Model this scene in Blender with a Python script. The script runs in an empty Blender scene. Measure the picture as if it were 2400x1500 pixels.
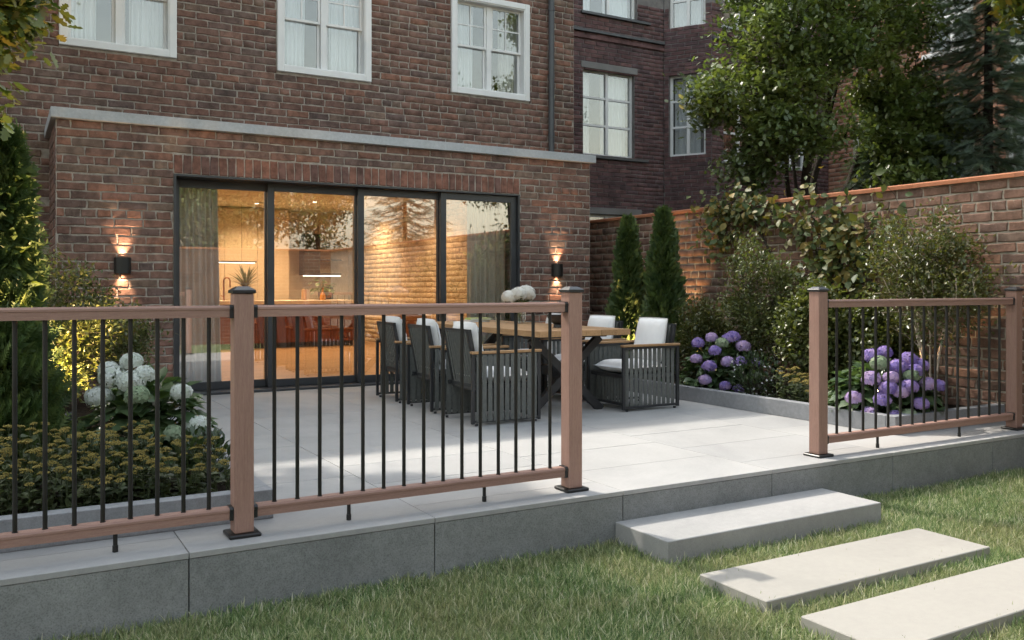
import bpy, bmesh, math, random
import numpy as np
from mathutils import Vector, Matrix

# ------------------------------------------------------------------ camera, world, sun, exposure
S = bpy.context.scene
COL = S.collection
H_CAM, F_PX, HOR, YAW = 1.18, 2080.0, 674.0, math.radians(30)
cam_d = bpy.data.cameras.new("camera")
cam_d.sensor_width = 36.0
cam_d.lens = F_PX / 2400.0 * 36.0
cam_d.shift_y = -(750.0 - HOR) / 2400.0
cam_d.clip_start, cam_d.clip_end = 0.05, 800.0
cam = bpy.data.objects.new("camera", cam_d)
COL.objects.link(cam)
cam.location = (0, 0, H_CAM)
cam.rotation_euler = (math.radians(90), 0, -YAW)
S.camera = cam

SUN = Vector((-0.24, 0.82, 1.0)).normalized()          # towards the sun
W = bpy.data.worlds.new("World"); S.world = W; W.use_nodes = True
wn = W.node_tree.nodes; wl = W.node_tree.links
for n in list(wn): wn.remove(n)
sky = wn.new("ShaderNodeTexSky"); sky.sky_type = 'NISHITA'; sky.sun_disc = False
sky.sun_elevation = math.asin(SUN.z); sky.sun_rotation = math.atan2(SUN.x, SUN.y)
sky.air_density = 2.3; sky.dust_density = 3.0; sky.ozone_density = 1.0
hs = wn.new("ShaderNodeHueSaturation"); hs.inputs['Saturation'].default_value = 0.55
bg = wn.new("ShaderNodeBackground"); bg.inputs['Strength'].default_value = 0.15
wo = wn.new("ShaderNodeOutputWorld")
wl.new(sky.outputs[0], hs.inputs['Color']); wl.new(hs.outputs[0], bg.inputs[0]); wl.new(bg.outputs[0], wo.inputs[0])
sd = bpy.data.lights.new("sun", 'SUN'); sd.energy = 2.0; sd.angle = math.radians(1.0); sd.color = (1.0, 0.93, 0.83)
so = bpy.data.objects.new("sun", sd); COL.objects.link(so)
so.rotation_euler = (-SUN).to_track_quat('-Z', 'Y').to_euler(); so.location = (0, 20, 25)
S.view_settings.view_transform = 'Standard'; S.view_settings.look = 'None'
S.view_settings.exposure = 1.25; S.view_settings.gamma = 1.0
S.render.engine = 'CYCLES'
S.cycles.use_denoising = True
S.cycles.max_bounces = 6; S.cycles.diffuse_bounces = 3; S.cycles.glossy_bounces = 3; S.cycles.transmission_bounces = 4; S.cycles.transparent_max_bounces = 10
S.cycles.use_adaptive_sampling = True; S.cycles.adaptive_threshold = 0.03
S.cycles.sample_clamp_indirect = 6.0; S.cycles.caustics_reflective = False; S.cycles.caustics_refractive = False

FWD = np.array([math.sin(YAW), math.cos(YAW), 0.0]); RGT = np.array([math.cos(YAW), -math.sin(YAW), 0.0])
def project(p):                                         # photo pixel of a point (used only to rank pieces by size)
    q = np.array(p, float) - np.array([0, 0, H_CAM]); d = q @ FWD
    if d < .1: return (-9999, -9999, 1e9)
    return (1200 + F_PX * (q @ RGT) / d, HOR - F_PX * q[2] / d, d)

rng = np.random.default_rng(7); R = random.Random(11)

# ------------------------------------------------------------------ mesh helpers
ORG = {}
def np_mesh(name, V, F, tint=None, smooth=False):
    """V (n,3); F (m,3) or (m,4) array, or a list of such arrays"""
    V = np.asarray(V, np.float32)
    FS = F if isinstance(F, list) else [F]
    FS = [np.asarray(f, np.int32) for f in FS if len(f)]
    me = bpy.data.meshes.new(name)
    loops = np.concatenate([f.ravel() for f in FS]); sizes = np.concatenate([np.full(len(f), f.shape[1], np.int32) for f in FS])
    me.vertices.add(len(V)); me.vertices.foreach_set("co", V.ravel())
    me.loops.add(len(loops)); me.loops.foreach_set("vertex_index", loops)
    st = np.concatenate([[0], np.cumsum(sizes)[:-1]]).astype(np.int32)
    me.polygons.add(len(sizes)); me.polygons.foreach_set("loop_start", st); me.polygons.foreach_set("loop_total", sizes)
    if smooth: me.polygons.foreach_set("use_smooth", np.ones(len(sizes), bool))
    if tint is not None:
        a = me.attributes.new("tint", 'FLOAT', 'FACE'); a.data.foreach_set("value", np.asarray(tint, np.float32))
    me.update(calc_edges=True)
    return me

class MB:
    """collects shapes of ONE part (world coordinates)"""
    def __init__(s): s.v = []; s.f = []
    def add(s, vs, fs):
        b = len(s.v); s.v += [tuple(v) for v in vs]; s.f += [tuple(i + b for i in f) for f in fs]; return s
    def box(s, x0, x1, y0, y1, z0, z1, b=0.0):
        if b <= 0:
            return s.add([(x0,y0,z0),(x1,y0,z0),(x1,y1,z0),(x0,y1,z0),(x0,y0,z1),(x1,y0,z1),(x1,y1,z1),(x0,y1,z1)],
                         [(0,3,2,1),(4,5,6,7),(0,1,5,4),(1,2,6,5),(2,3,7,6),(3,0,4,7)])
        vs = []; X = (x0, x1); Y = (y0, y1); Z = (z0, z1); sg = (1, -1); ix = {}
        for i in (0,1):
            for j in (0,1):
                for k in (0,1):
                    bx, by, bz = X[i], Y[j], Z[k]; dx, dy, dz = sg[i]*b, sg[j]*b, sg[k]*b
                    for a, p in (('x',(bx,by+dy,bz+dz)),('y',(bx+dx,by,bz+dz)),('z',(bx+dx,by+dy,bz))):
                        ix[(i,j,k,a)] = len(vs); vs.append(p)
        g = lambda *t: ix[t]
        fs = [(g(0,0,0,'x'),g(0,0,1,'x'),g(0,1,1,'x'),g(0,1,0,'x')),(g(1,0,0,'x'),g(1,1,0,'x'),g(1,1,1,'x'),g(1,0,1,'x')),
              (g(0,0,0,'y'),g(1,0,0,'y'),g(1,0,1,'y'),g(0,0,1,'y')),(g(0,1,0,'y'),g(0,1,1,'y'),g(1,1,1,'y'),g(1,1,0,'y')),
              (g(0,0,0,'z'),g(0,1,0,'z'),g(1,1,0,'z'),g(1,0,0,'z')),(g(0,0,1,'z'),g(1,0,1,'z'),g(1,1,1,'z'),g(0,1,1,'z'))]
        for i in (0,1):
            for j in (0,1):
                fs.append((g(i,j,0,'x'),g(i,j,1,'x'),g(i,j,1,'y'),g(i,j,0,'y')))
                fs.append((g(i,0,j,'x'),g(i,1,j,'x'),g(i,1,j,'z'),g(i,0,j,'z')))
                fs.append((g(0,i,j,'y'),g(1,i,j,'y'),g(1,i,j,'z'),g(0,i,j,'z')))
                for k in (0,1): fs.append((g(i,j,k,'x'),g(i,j,k,'y'),g(i,j,k,'z')))
        return s.add(vs, fs)
    def tube(s, pts, r, n=10, caps=True):
        pts = [Vector(p) for p in pts]; rs = r if isinstance(r, (list, tuple)) else [r]*len(pts); vs = []; fs = []
        t0 = (pts[1]-pts[0]).normalized(); up = Vector((0,0,1)) if abs(t0.z) < .9 else Vector((1,0,0))
        a = t0.cross(up).normalized()
        for i, p in enumerate(pts):
            t = (pts[min(i+1,len(pts)-1)]-pts[max(i-1,0)]).normalized(); a = (a - t*a.dot(t)).normalized(); b = t.cross(a)
            for k in range(n):
                th = 2*math.pi*k/n; vs.append(p + (a*math.cos(th)+b*math.sin(th))*rs[i])
        for i in range(len(pts)-1):
            for k in range(n): fs.append((i*n+k, i*n+(k+1)%n, (i+1)*n+(k+1)%n, (i+1)*n+k))
        if caps: fs.append(tuple(range(n-1,-1,-1))); fs.append(tuple(range((len(pts)-1)*n, len(pts)*n)))
        return s.add(vs, fs)
    def lathe(s, prof, c=(0,0,0), n=24):
        vs = []; fs = []
        for r, z in prof:
            for k in range(n):
                th = 2*math.pi*k/n; vs.append((c[0]+r*math.cos(th), c[1]+r*math.sin(th), c[2]+z))
        for i in range(len(prof)-1):
            for k in range(n): fs.append((i*n+k, i*n+(k+1)%n, (i+1)*n+(k+1)%n, (i+1)*n+k))
        return s.add(vs, fs)
    def extrude(s, poly, p0, p1, ax, ay):               # polygon (a,b) along p0->p1 in axes ax, ay
        p0, p1, ax, ay = map(Vector, (p0, p1, ax, ay)); n = len(poly)
        vs = [p0+ax*a+ay*b for a, b in poly]+[p1+ax*a+ay*b for a, b in poly]
        fs = [(i,(i+1)%n,n+(i+1)%n,n+i) for i in range(n)]+[tuple(range(n-1,-1,-1)), tuple(range(n,2*n))]
        return s.add(vs, fs)
    def beam(s, p0, p1, w, h, up=(0,0,1)):
        p0, p1 = Vector(p0), Vector(p1); t = (p1-p0).normalized(); a = t.cross(Vector(up)).normalized(); b = a.cross(t)
        return s.extrude([(-w/2,-h/2),(w/2,-h/2),(w/2,h/2),(-w/2,h/2)], p0, p1, a, b)

def tag(o, label=None, cat=None, group=None, kind=None):
    if label: o["label"] = label
    if cat: o["category"] = cat
    if group: o["group"] = group
    if kind: o["kind"] = kind
    return o
def link(o, parent=None):
    COL.objects.link(o)
    if parent is not None: o.parent = parent
    return o
def thing(name, loc, label, cat, group=None):
    o = bpy.data.objects.new(name, None); o.empty_display_size = .1; link(o); o.location = loc
    ORG[o] = Vector(loc); return tag(o, label, cat, group)
def mobj(name, me, mat, parent=None, org=None):
    o = bpy.data.objects.new(name, me); link(o, parent)
    if mat is not None and not me.materials: me.materials.append(mat)
    ORG[o] = Vector(org) if org is not None else (ORG[parent] if parent is not None else Vector((0,0,0)))
    return o
def part(name, mb, mat, parent=None, smooth=False, org=None):
    g = ORG[parent] if parent is not None else Vector(org or (0,0,0))
    me = bpy.data.meshes.new(name); me.from_pydata([(v[0]-g.x, v[1]-g.y, v[2]-g.z) for v in mb.v], [], mb.f)
    bm = bmesh.new(); bm.from_mesh(me); bmesh.ops.recalc_face_normals(bm, faces=bm.faces); bm.to_mesh(me); bm.free()
    if smooth:
        me.polygons.foreach_set("use_smooth", np.ones(len(me.polygons), bool)); me.set_sharp_from_angle(angle=math.radians(38))
    me.update()
    o = mobj(name, me, mat, parent, g)
    if parent is None: o.location = g
    return o
def npart(name, V, F, mat, parent=None, tint=None, smooth=False, kind=None):
    g = ORG[parent] if parent is not None else Vector((0,0,0))
    o = mobj(name, np_mesh(name, np.asarray(V)-np.array(g), F, tint, smooth), mat, parent)
    if kind: o["kind"] = kind
    return o
def copy_tree(o, parent=None):
    c = o.copy(); COL.objects.link(c); c.parent = parent
    for ch in list(o.children): copy_tree(ch, c)
    return c

# ------------------------------------------------------------------ materials
class NT:
    def __init__(s, name):
        s.m = bpy.data.materials.new(name); s.m.use_nodes = True; s.t = s.m.node_tree
        for n in list(s.t.nodes): s.t.nodes.remove(n)
        s.out = s.t.nodes.new("ShaderNodeOutputMaterial")
    def n(s, ty, **kw):
        n = s.t.nodes.new("ShaderNode"+ty)
        for k, v in kw.items():
            if k in ('inp',):
                for a, b in v.items():
                    if isinstance(b, tuple) and len(b) == 2 and hasattr(b[0], 'outputs'): s.t.links.new(b[0].outputs[b[1]], n.inputs[a])
                    elif hasattr(b, 'outputs'): s.t.links.new(b.outputs[0], n.inputs[a])
                    else: n.inputs[a].default_value = b
            else: setattr(n, k, v)
        return n
    def pos(s, stretch=(1,1,1)):
        g = s.n("NewGeometry"); return s.n("VectorMath", operation='MULTIPLY', inp={0: (g, 'Position'), 1: stretch})
    def noise(s, vec, scale, detail=4, rough=.55, dist=0):
        return s.n("TexNoise", inp={'Vector': vec, 'Scale': scale, 'Detail': detail, 'Roughness': rough, 'Distortion': dist})
    def ramp(s, fac, stops, interp='LINEAR'):
        r = s.n("ValToRGB"); r.color_ramp.interpolation = interp; e = r.color_ramp.elements
        while len(e) > 1: e.remove(e[-1])
        for i, (p, c) in enumerate(stops):
            k = e[0] if i == 0 else e.new(p)
            k.position = p; k.color = (*c, 1) if len(c) == 3 else c
        if fac is not None: s.t.links.new(fac.outputs[0] if hasattr(fac, 'outputs') else fac, r.inputs[0])
        return r
    def mix(s, fac, a, b, mode='MIX'):
        m = s.n("Mix", data_type='RGBA', blend_type=mode)
        for sock, v in ((m.inputs[0], fac), (m.inputs[6], a), (m.inputs[7], b)):
            if hasattr(v, 'outputs'): s.t.links.new(v.outputs[2] if v.bl_idname == 'ShaderNodeMix' else v.outputs[0], sock)
            elif isinstance(v, (int, float)): sock.default_value = v
            else: sock.default_value = (*v, 1) if len(v) == 3 else v
        return m
    def bsdf(s, color, rough=.6, bump=None, bstr=.3, bdist=.01, metallic=0, spec=.5, **kw):
        p = s.n("BsdfPrincipled"); i = p.inputs
        def put(sock, v):
            if hasattr(v, 'outputs'): s.t.links.new(v.outputs[2] if v.bl_idname == 'ShaderNodeMix' else v.outputs[0], sock)
            elif isinstance(v, tuple): sock.default_value = (*v, 1) if len(v) == 3 else v
            else: sock.default_value = v
        put(i['Base Color'], color); put(i['Roughness'], rough); i['Metallic'].default_value = metallic; i['Specular IOR Level'].default_value = spec
        for k, v in kw.items(): put(i[k.replace('_', ' ')], v)
        if bump is not None:
            b = s.n("Bump", inp={'Strength': bstr, 'Distance': bdist}); s.t.links.new(bump.outputs[0], b.inputs['Height']); s.t.links.new(b.outputs[0], i['Normal'])
        return p
    def done(s, sh):
        s.t.links.new(sh.outputs[0], s.out.inputs[0]); return s.m
def surf(name, c1, c2, scale=3, rough=.6, bscale=60, bstr=.2, bdist=.004, stretch=(1,1,1), metallic=0, spec=.5, detail=5, lo=.35, hi=.65, rvar=.12, **kw):
    t = NT(name); v = t.pos(stretch); a = t.noise(v, scale, detail); r = t.ramp(a, [(lo, c1), (hi, c2)])
    b = t.noise(v, bscale, 4)
    rr = t.n("MapRange", inp={0: (a, 0), 3: max(0, rough-rvar), 4: min(1, rough+rvar)})
    return t.done(t.bsdf(r, rr, b, bstr, bdist, metallic, spec, **kw))
def tintval(t):
    at = t.n("Attribute", attribute_name="tint"); oi = t.n("ObjectInfo")
    ad = t.n("Math", operation='ADD', inp={0: (at, 'Fac'), 1: (oi, 'Random')})
    return t.n("Math", operation='FRACT', inp={0: ad})
def brick_mat(name, cols, mort, smear=.5, rough=.9, dark=.5):
    t = NT(name); tv = tintval(t); n = len(cols)
    base = t.ramp(tv, [((i+.5)/n, c) for i, c in enumerate(cols)])
    v = t.pos(); n1 = t.noise(v, 9, 5, .65); n2 = t.noise(v, 42, 5, .7); n3 = t.noise(v, 2.2, 4, .6)
    d = t.ramp(n1, [(.36, (dark,)*3), (.6, (1.12,)*3)])
    c = t.mix(1.0, base, d, 'MULTIPLY')
    d3 = t.ramp(n3, [(.3, (.78,)*3), (.7, (1.18,)*3)])
    c = t.mix(1.0, c, d3, 'MULTIPLY')
    sm = t.ramp(n2, [(.60, (0,0,0)), (.74, (smear,)*3)])
    c = t.mix(sm, c, mort)
    hgt = t.mix(.35, n2, n1)
    b = t.n("Bump", inp={'Strength': .55, 'Distance': .012}); t.t.links.new(hgt.outputs[2], b.inputs['Height'])
    p = t.bsdf(c, rough, spec=.25); t.t.links.new(b.outputs[0], p.inputs['Normal'])
    return t.done(p)
def leaf_mat(name, cols, trans=.3, rough=.42, spec=.5, patchy=0, tcol=(1.5,1.6,.7)):
    if name.startswith('petal'): tcol = (1,1,1)
    t = NT(name); tv = tintval(t); n = len(cols)
    base = t.ramp(tv, [((i+.5)/n, c) for i, c in enumerate(cols)])
    col = base
    if patchy:
        nz = t.noise(t.pos(), patchy, 3); col = t.mix(1.0, base, t.ramp(nz, [(.35, (.62,.7,.62)), (.65, (1.3,1.2,1.05))]), 'MULTIPLY')
    p = t.bsdf(col, rough, spec=spec)
    tr = t.n("BsdfTranslucent"); tc = t.mix(1.0, col, tcol, 'MULTIPLY'); t.t.links.new(tc.outputs[2], tr.inputs[0])
    mx = t.n("MixShader", inp={0: trans}); t.t.links.new(p.outputs[0], mx.inputs[1]); t.t.links.new(tr.outputs[0], mx.inputs[2])
    return t.done(mx)
def glass_mat(name, refl=.12, tint=(1,1,1), rough=0.0, power=3.2):
    t = NT(name); tr = t.n("BsdfTransparent"); tr.inputs[0].default_value = (*tint, 1)
    gl = t.n("BsdfGlossy"); gl.inputs['Roughness'].default_value = rough; gl.inputs['Color'].default_value = (1,1,1,1)
    lw = t.n("LayerWeight"); lw.inputs['Blend'].default_value = .5
    pw = t.n("Math", operation='POWER', inp={0: (lw, 'Facing'), 1: power}); 
    mr = t.n("MapRange", inp={0: pw, 3: refl, 4: .95})
    mx = t.n("MixShader", inp={0: mr}); t.t.links.new(tr.outputs[0], mx.inputs[1]); t.t.links.new(gl.outputs[0], mx.inputs[2])
    return t.done(mx)
def emit_mat(name, col, st):
    t = NT(name); e = t.n("Emission"); e.inputs[0].default_value = (*col, 1); e.inputs[1].default_value = st; return t.done(e)
def concrete(name, c1, c2, pores=.6, scale=2.2, rough=.75, stretch=(1,1,1), mott=1.0):
    t = NT(name); v = t.pos(); a = t.noise(v, scale, 8, .6); a2 = t.noise(t.pos(stretch), 26, 6, .65); sp = t.noise(v, 150, 3, .6)
    c = t.ramp(a, [(.3, c1), (.7, c2)])
    c = t.mix(1.0, c, t.ramp(a2, [(.3, (1-.14*mott,)*3), (.7, (1+.10*mott,)*3)]), 'MULTIPLY')
    c = t.mix(1.0, c, t.ramp(sp, [(.34, (1-.35*pores,)*3), (.48, (1,)*3), (.70, (1+.22*pores,)*3)]), 'MULTIPLY')
    oi = t.n("ObjectInfo"); c = t.mix(1.0, c, t.ramp((oi.outputs['Random']), [(0, (.93,.935,.94)), (1, (1.05,1.045,1.03))]), 'MULTIPLY')
    st = t.noise(v, .55, 6, .7, .8); c = t.mix(1.0, c, t.ramp(st, [(.36, (.88,.885,.89)), (.52, (1,1,1))]), 'MULTIPLY')
    vo = t.n("TexVoronoi", inp={'Vector': v, 'Scale': 38.0}); pit = t.ramp((vo.outputs['Distance']), [(.05, (1-.75*pores,)*3), (.10, (1,)*3)])
    c = t.mix(1.0, c, pit, 'MULTIPLY')
    return t.done(t.bsdf(c, rough, a2, .12, .004, spec=.35))
def wood(name, c1, c2, stretch, scale=14, rough=.5, bstr=.25, spec=.4, fine=6.0):
    t = NT(name); oi = t.n("ObjectInfo")
    off = t.n("VectorMath", operation='MULTIPLY', inp={0: (oi, 'Random'), 1: (7.3, 5.1, 9.7)})
    v = t.n("VectorMath", operation='ADD', inp={0: t.pos(stretch), 1: off})
    a = t.noise(v, scale, 6, .6, .6); b = t.noise(v, scale*fine, 4, .6)
    c = t.ramp(a, [(.3, c1), (.68, c2)])
    c = t.mix(1.0, c, t.ramp(b, [(.3, (.82,)*3), (.7, (1.12,)*3)]), 'MULTIPLY')
    c = t.mix(1.0, c, t.ramp((oi.outputs['Random']), [(0, (.86,)*3), (1, (1.12,)*3)]), 'MULTIPLY')
    return t.done(t.bsdf(c, rough, b, bstr, .002, spec=spec))

MORT = (.30, .265, .225)
M = {}
M['brick'] = brick_mat("brick_brown", [(.205,.117,.092),(.24,.134,.102),(.165,.107,.090),(.265,.153,.116),(.215,.118,.092),(.31,.156,.107),(.178,.119,.102),(.245,.148,.116),(.148,.102,.090),(.228,.156,.119)], (.44,.40,.355), .5, dark=.58)
M['mortar'] = surf("mortar", (.30,.268,.23), (.48,.43,.375), 14, .95, 70, .9, .012, spec=.1)
M['soldier'] = brick_mat("brick_soldier", [(.26,.124,.09),(.20,.106,.083),(.29,.139,.099),(.225,.117,.088),(.18,.102,.086)], (.44,.39,.32), .35, dark=.6)
M['gbrick'] = brick_mat("brick_garden", [(.235,.135,.096),(.185,.108,.08),(.27,.155,.11),(.165,.105,.084),(.245,.145,.104),(.215,.118,.08),(.18,.128,.10),(.29,.155,.10)], (.42,.37,.31), .55, dark=.58)
M['gmortar'] = surf("mortar_garden", (.31,.27,.22), (.50,.44,.36), 12, .95, 70, .9, .012, spec=.1)
M['dbrick'] = brick_mat("brick_dark", [(.165,.092,.090),(.13,.080,.082),(.195,.108,.10),(.145,.082,.080),(.115,.074,.077)], (.24,.22,.22), .25, dark=.62)
M['dmortar'] = surf("mortar_dark", (.17,.16,.155), (.25,.235,.225), 9, .95, 70, .6, .01, spec=.1)
M['obrick'] = brick_mat("brick_orange", [(.40,.20,.13),(.34,.165,.105),(.46,.24,.16),(.37,.18,.12)], (.45,.38,.32), .3, dark=.7)
M['omortar'] = surf("mortar_pale", (.38,.33,.28), (.48,.42,.36), 9, .95, 70, .5, .01, spec=.1)
M['ibrick'] = brick_mat("brick_painted", [(.60,.47,.33),(.64,.51,.37),(.57,.45,.32),(.62,.49,.35)], (.64,.52,.38), .2, .7, dark=.86)
M['imortar'] = surf("mortar_painted", (.45,.35,.25), (.52,.41,.30), 9, .9, 70, .5, .01, spec=.1)
M['coping'] = concrete("concrete_coping", (.43,.45,.47), (.52,.54,.56), .35, 3)
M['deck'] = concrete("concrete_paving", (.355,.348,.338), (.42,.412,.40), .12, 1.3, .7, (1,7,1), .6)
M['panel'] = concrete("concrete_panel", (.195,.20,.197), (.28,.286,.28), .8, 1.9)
M['step'] = concrete("concrete_step", (.32,.315,.305), (.385,.375,.365), .25, 1.6, mott=.45)
M['slab'] = concrete("concrete_slab", (.325,.305,.275), (.355,.335,.30), .10, 1.0, mott=.3)
M['kerb'] = concrete("concrete_kerb", (.24,.245,.255), (.32,.325,.335), .35, 1.9)
M['soil'] = surf("soil", (.018,.013,.009), (.05,.036,.024), 14, .95, 40, 1.0, .03, spec=.1)
M['joint'] = surf("joint_dark", (.02,.02,.02), (.035,.035,.035), 8, .9)
M['comp_x'] = wood("composite_rail", (.31,.178,.138), (.385,.232,.182), (2.2, 40, 40), 4.5, .55, .3)
M['comp_z'] = wood("composite_post", (.31,.178,.138), (.385,.232,.182), (40, 40, 2.0), 3.2, .55, .3)
M['black'] = surf("black_powder_coat", (.010,.010,.010), (.016,.015,.014), 8, .42, 300, .12, .0006)
M['blackcap'] = surf("black_cap", (.018,.019,.021), (.026,.027,.029), 8, .33, 300, .1, .0005)
M['alu'] = surf("anthracite_aluminium", (.040,.042,.046), (.052,.054,.058), 5, .38, 300, .05, .0005)
M['white'] = surf("white_paint", (.80,.80,.785), (.86,.86,.845), 4, .45, 120, .08, .001)
M['pipe'] = surf("grey_downpipe", (.065,.070,.076), (.085,.09,.096), 4, .4, 120, .05, .001)
M['glass'] = glass_mat("door_glass", .23, (.98,.985,.98))
M['wglass'] = glass_mat("window_glass", .13, (.93,.95,.95))
M['dglass'] = glass_mat("neighbour_glass", .14, (.93,.95,.95))
M['vglass'] = glass_mat("clear_glass", .06, (.97,.99,.98))
M['teak'] = wood("teak", (.33,.185,.085), (.46,.28,.14), (14, 1.2, 14), 5, .55, .3)
M['teak_x'] = wood("teak_arm", (.33,.185,.085), (.46,.28,.14), (1.5, 16, 16), 5, .55, .3)
M['chairmetal'] = surf("charcoal_metal", (.022,.023,.025), (.032,.033,.035), 6, .45, 200, .1, .0006)
M['strap'] = surf("woven_strap", (.095,.10,.092), (.13,.135,.124), 30, .75, 500, .5, .001)
M['cushion'] = surf("cushion_fabric", (.76,.76,.755), (.83,.83,.825), 5, .9, 260, .25, .002, spec=.15)
t = NT("linen_curtain"); v = t.pos((6,6,1)); c = t.ramp(t.noise(v, 6, 5), [(.35,(.74,.71,.65)),(.65,(.84,.81,.75))]); p = t.bsdf(c, .95, t.noise(v, 220, 4), .5, .002, spec=.1)
tl = t.n("BsdfTranslucent"); t.t.links.new(c.outputs[0], tl.inputs[0]); mx = t.n("MixShader", inp={0: .22}); t.t.links.new(p.outputs[0], mx.inputs[1]); t.t.links.new(tl.outputs[0], mx.inputs[2]); M['linen'] = t.done(mx)
M['sheer'] = surf("white_curtain", (.80,.81,.82), (.87,.88,.89), 5, .95, 150, .2, .002, stretch=(8,8,1), spec=.1)
M['stemw'] = surf("bark_dark", (.030,.024,.020), (.062,.050,.040), 12, .9, 60, .8, .01, spec=.15)
M['stemp'] = surf("bark_pale", (.42,.34,.28), (.58,.49,.41), 14, .8, 60, .4, .006, spec=.2)
M['stemg'] = surf("green_stem", (.05,.085,.025), (.09,.13,.04), 14, .6, 60, .2, .003)
M['leaf_tree'] = leaf_mat("leaf_tree", [(.098,.135,.050),(.12,.16,.058),(.078,.112,.042),(.15,.185,.062),(.11,.15,.055)], .32, .36, .55, .9)
M['leaf_oak'] = leaf_mat("leaf_oak", [(.10,.145,.036),(.17,.17,.04),(.07,.11,.03),(.24,.18,.04),(.085,.125,.034)], .3, .38, .5, 2)
M['leaf_spruce'] = leaf_mat("needle_spruce", [(.085,.122,.088),(.10,.145,.10),(.07,.106,.080),(.125,.165,.105)], .18, .55)
M['leaf_thuja'] = leaf_mat("leaf_thuja", [(.070,.112,.042),(.092,.138,.048),(.054,.092,.040),(.125,.165,.056)], .25, .5, .5, 5)
M['leaf_shrub'] = leaf_mat("leaf_shrub", [(.085,.105,.034),(.11,.128,.040),(.068,.09,.030),(.15,.155,.050)], .32, .36, .55)
M['leaf_vine'] = leaf_mat("leaf_vine", [(.062,.095,.030),(.19,.15,.036),(.08,.11,.034),(.24,.165,.038),(.052,.082,.030),(.11,.115,.036),(.072,.10,.034)], .22, .5, .3)
M['leaf_birch'] = leaf_mat("leaf_birch", [(.075,.09,.028),(.10,.105,.03),(.06,.08,.026),(.13,.115,.035)], .32, .35, .6)
M['leaf_hyd'] = leaf_mat("leaf_hydrangea", [(.068,.115,.048),(.088,.138,.060),(.052,.094,.042),(.11,.158,.072)], .25, .36, .6)
M['leaf_dark'] = leaf_mat("leaf_groundcover", [(.030,.055,.022),(.045,.072,.028),(.055,.085,.036)], .2, .3, .7)
M['leaf_sedum'] = leaf_mat("leaf_sedum", [(.065,.085,.036),(.085,.105,.040),(.05,.070,.032)], .2, .5)
M['petal_purple'] = leaf_mat("petal_purple", [(.24,.18,.47),(.38,.27,.54),(.24,.18,.52),(.48,.34,.56),(.34,.26,.6)], .25, .7, .2)
M['petal_lilac'] = leaf_mat("petal_lilac", [(.50,.36,.58),(.42,.32,.60),(.58,.42,.58),(.46,.36,.62)], .25, .7, .2)
M['petal_white'] = leaf_mat("petal_white", [(.66,.70,.64),(.76,.78,.74),(.56,.62,.52),(.72,.75,.70)], .25, .7, .2)
M['petal_green'] = leaf_mat("petal_green", [(.28,.36,.22),(.36,.42,.28),(.24,.32,.20)], .2, .7, .2)
M['petal_cream'] = leaf_mat("petal_cream", [(.86,.84,.78),(.90,.88,.83),(.82,.79,.72)], .3, .7, .2)
M['sedumhead'] = leaf_mat("sedum_head", [(.27,.215,.06),(.34,.27,.08),(.21,.175,.05),(.40,.31,.095)], .1, .8, .2)
M['bluewhite'] = leaf_mat("petal_small_white", [(.6,.6,.62),(.7,.7,.7)], .2, .6, .2)
M['floor_wood'] = wood("oak_floor", (.34,.20,.10), (.48,.30,.165), (1.2, 8, 8), 2.4, .35, .1)
M['redwood'] = wood("mahogany_panel", (.085,.018,.008), (.18,.045,.018), (14, 14, 1.2), 4, .32, .15, .5)
M['cream'] = surf("cream_lacquer", (.60,.49,.35), (.63,.52,.38), 2, .5, 60, .03, .001)
M['counter'] = surf("pale_counter", (.66,.55,.42), (.70,.60,.47), 3, .35)
M['copper'] = surf("copper", (.62,.28,.16), (.68,.32,.19), 5, .25, metallic=1)
M['terracotta'] = wood("terracotta_coping", (.30,.11,.050), (.40,.155,.072), (8, 1.0, 8), 6, .7, .4)
M['pot'] = surf("dark_pot", (.03,.03,.032), (.05,.05,.052), 9, .6)
M['ceil'] = surf("ceiling_paint", (.62,.55,.45), (.65,.58,.48), 2, .8)
M['darkcab'] = surf("dark_cabinet", (.028,.026,.026), (.045,.042,.04), 4, .4)
M['amber'] = surf("amber_liquid", (.55,.22,.02), (.6,.26,.03), 4, .15)
M['paper'] = surf("book_paper", (.62,.61,.58), (.70,.69,.66), 20, .8, stretch=(1,1,60))
M['bookgreen'] = surf("book_cover_green", (.42,.50,.12), (.5,.58,.18), 6, .5)
M['bookwhite'] = surf("book_cover_white", (.62,.64,.66), (.7,.71,.72), 4, .5)
M['bowl'] = surf("dark_bowl", (.022,.021,.022), (.035,.034,.034), 9, .45)
M['lampglow'] = emit_mat("lamp_glow", (1.0,.66,.36), 14)
M['strip'] = emit_mat("led_strip", (1.0,.86,.68), 3)
M['down'] = emit_mat("downlight_glow", (1.0,.86,.66), 12)
M['foam'] = surf("grey_render", (.2,.19,.18), (.26,.25,.24), 2, .9)
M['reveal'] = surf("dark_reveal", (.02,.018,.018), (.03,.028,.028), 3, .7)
M['rust'] = surf("leather_tan", (.22,.085,.035), (.28,.115,.05), 6, .5)

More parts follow.
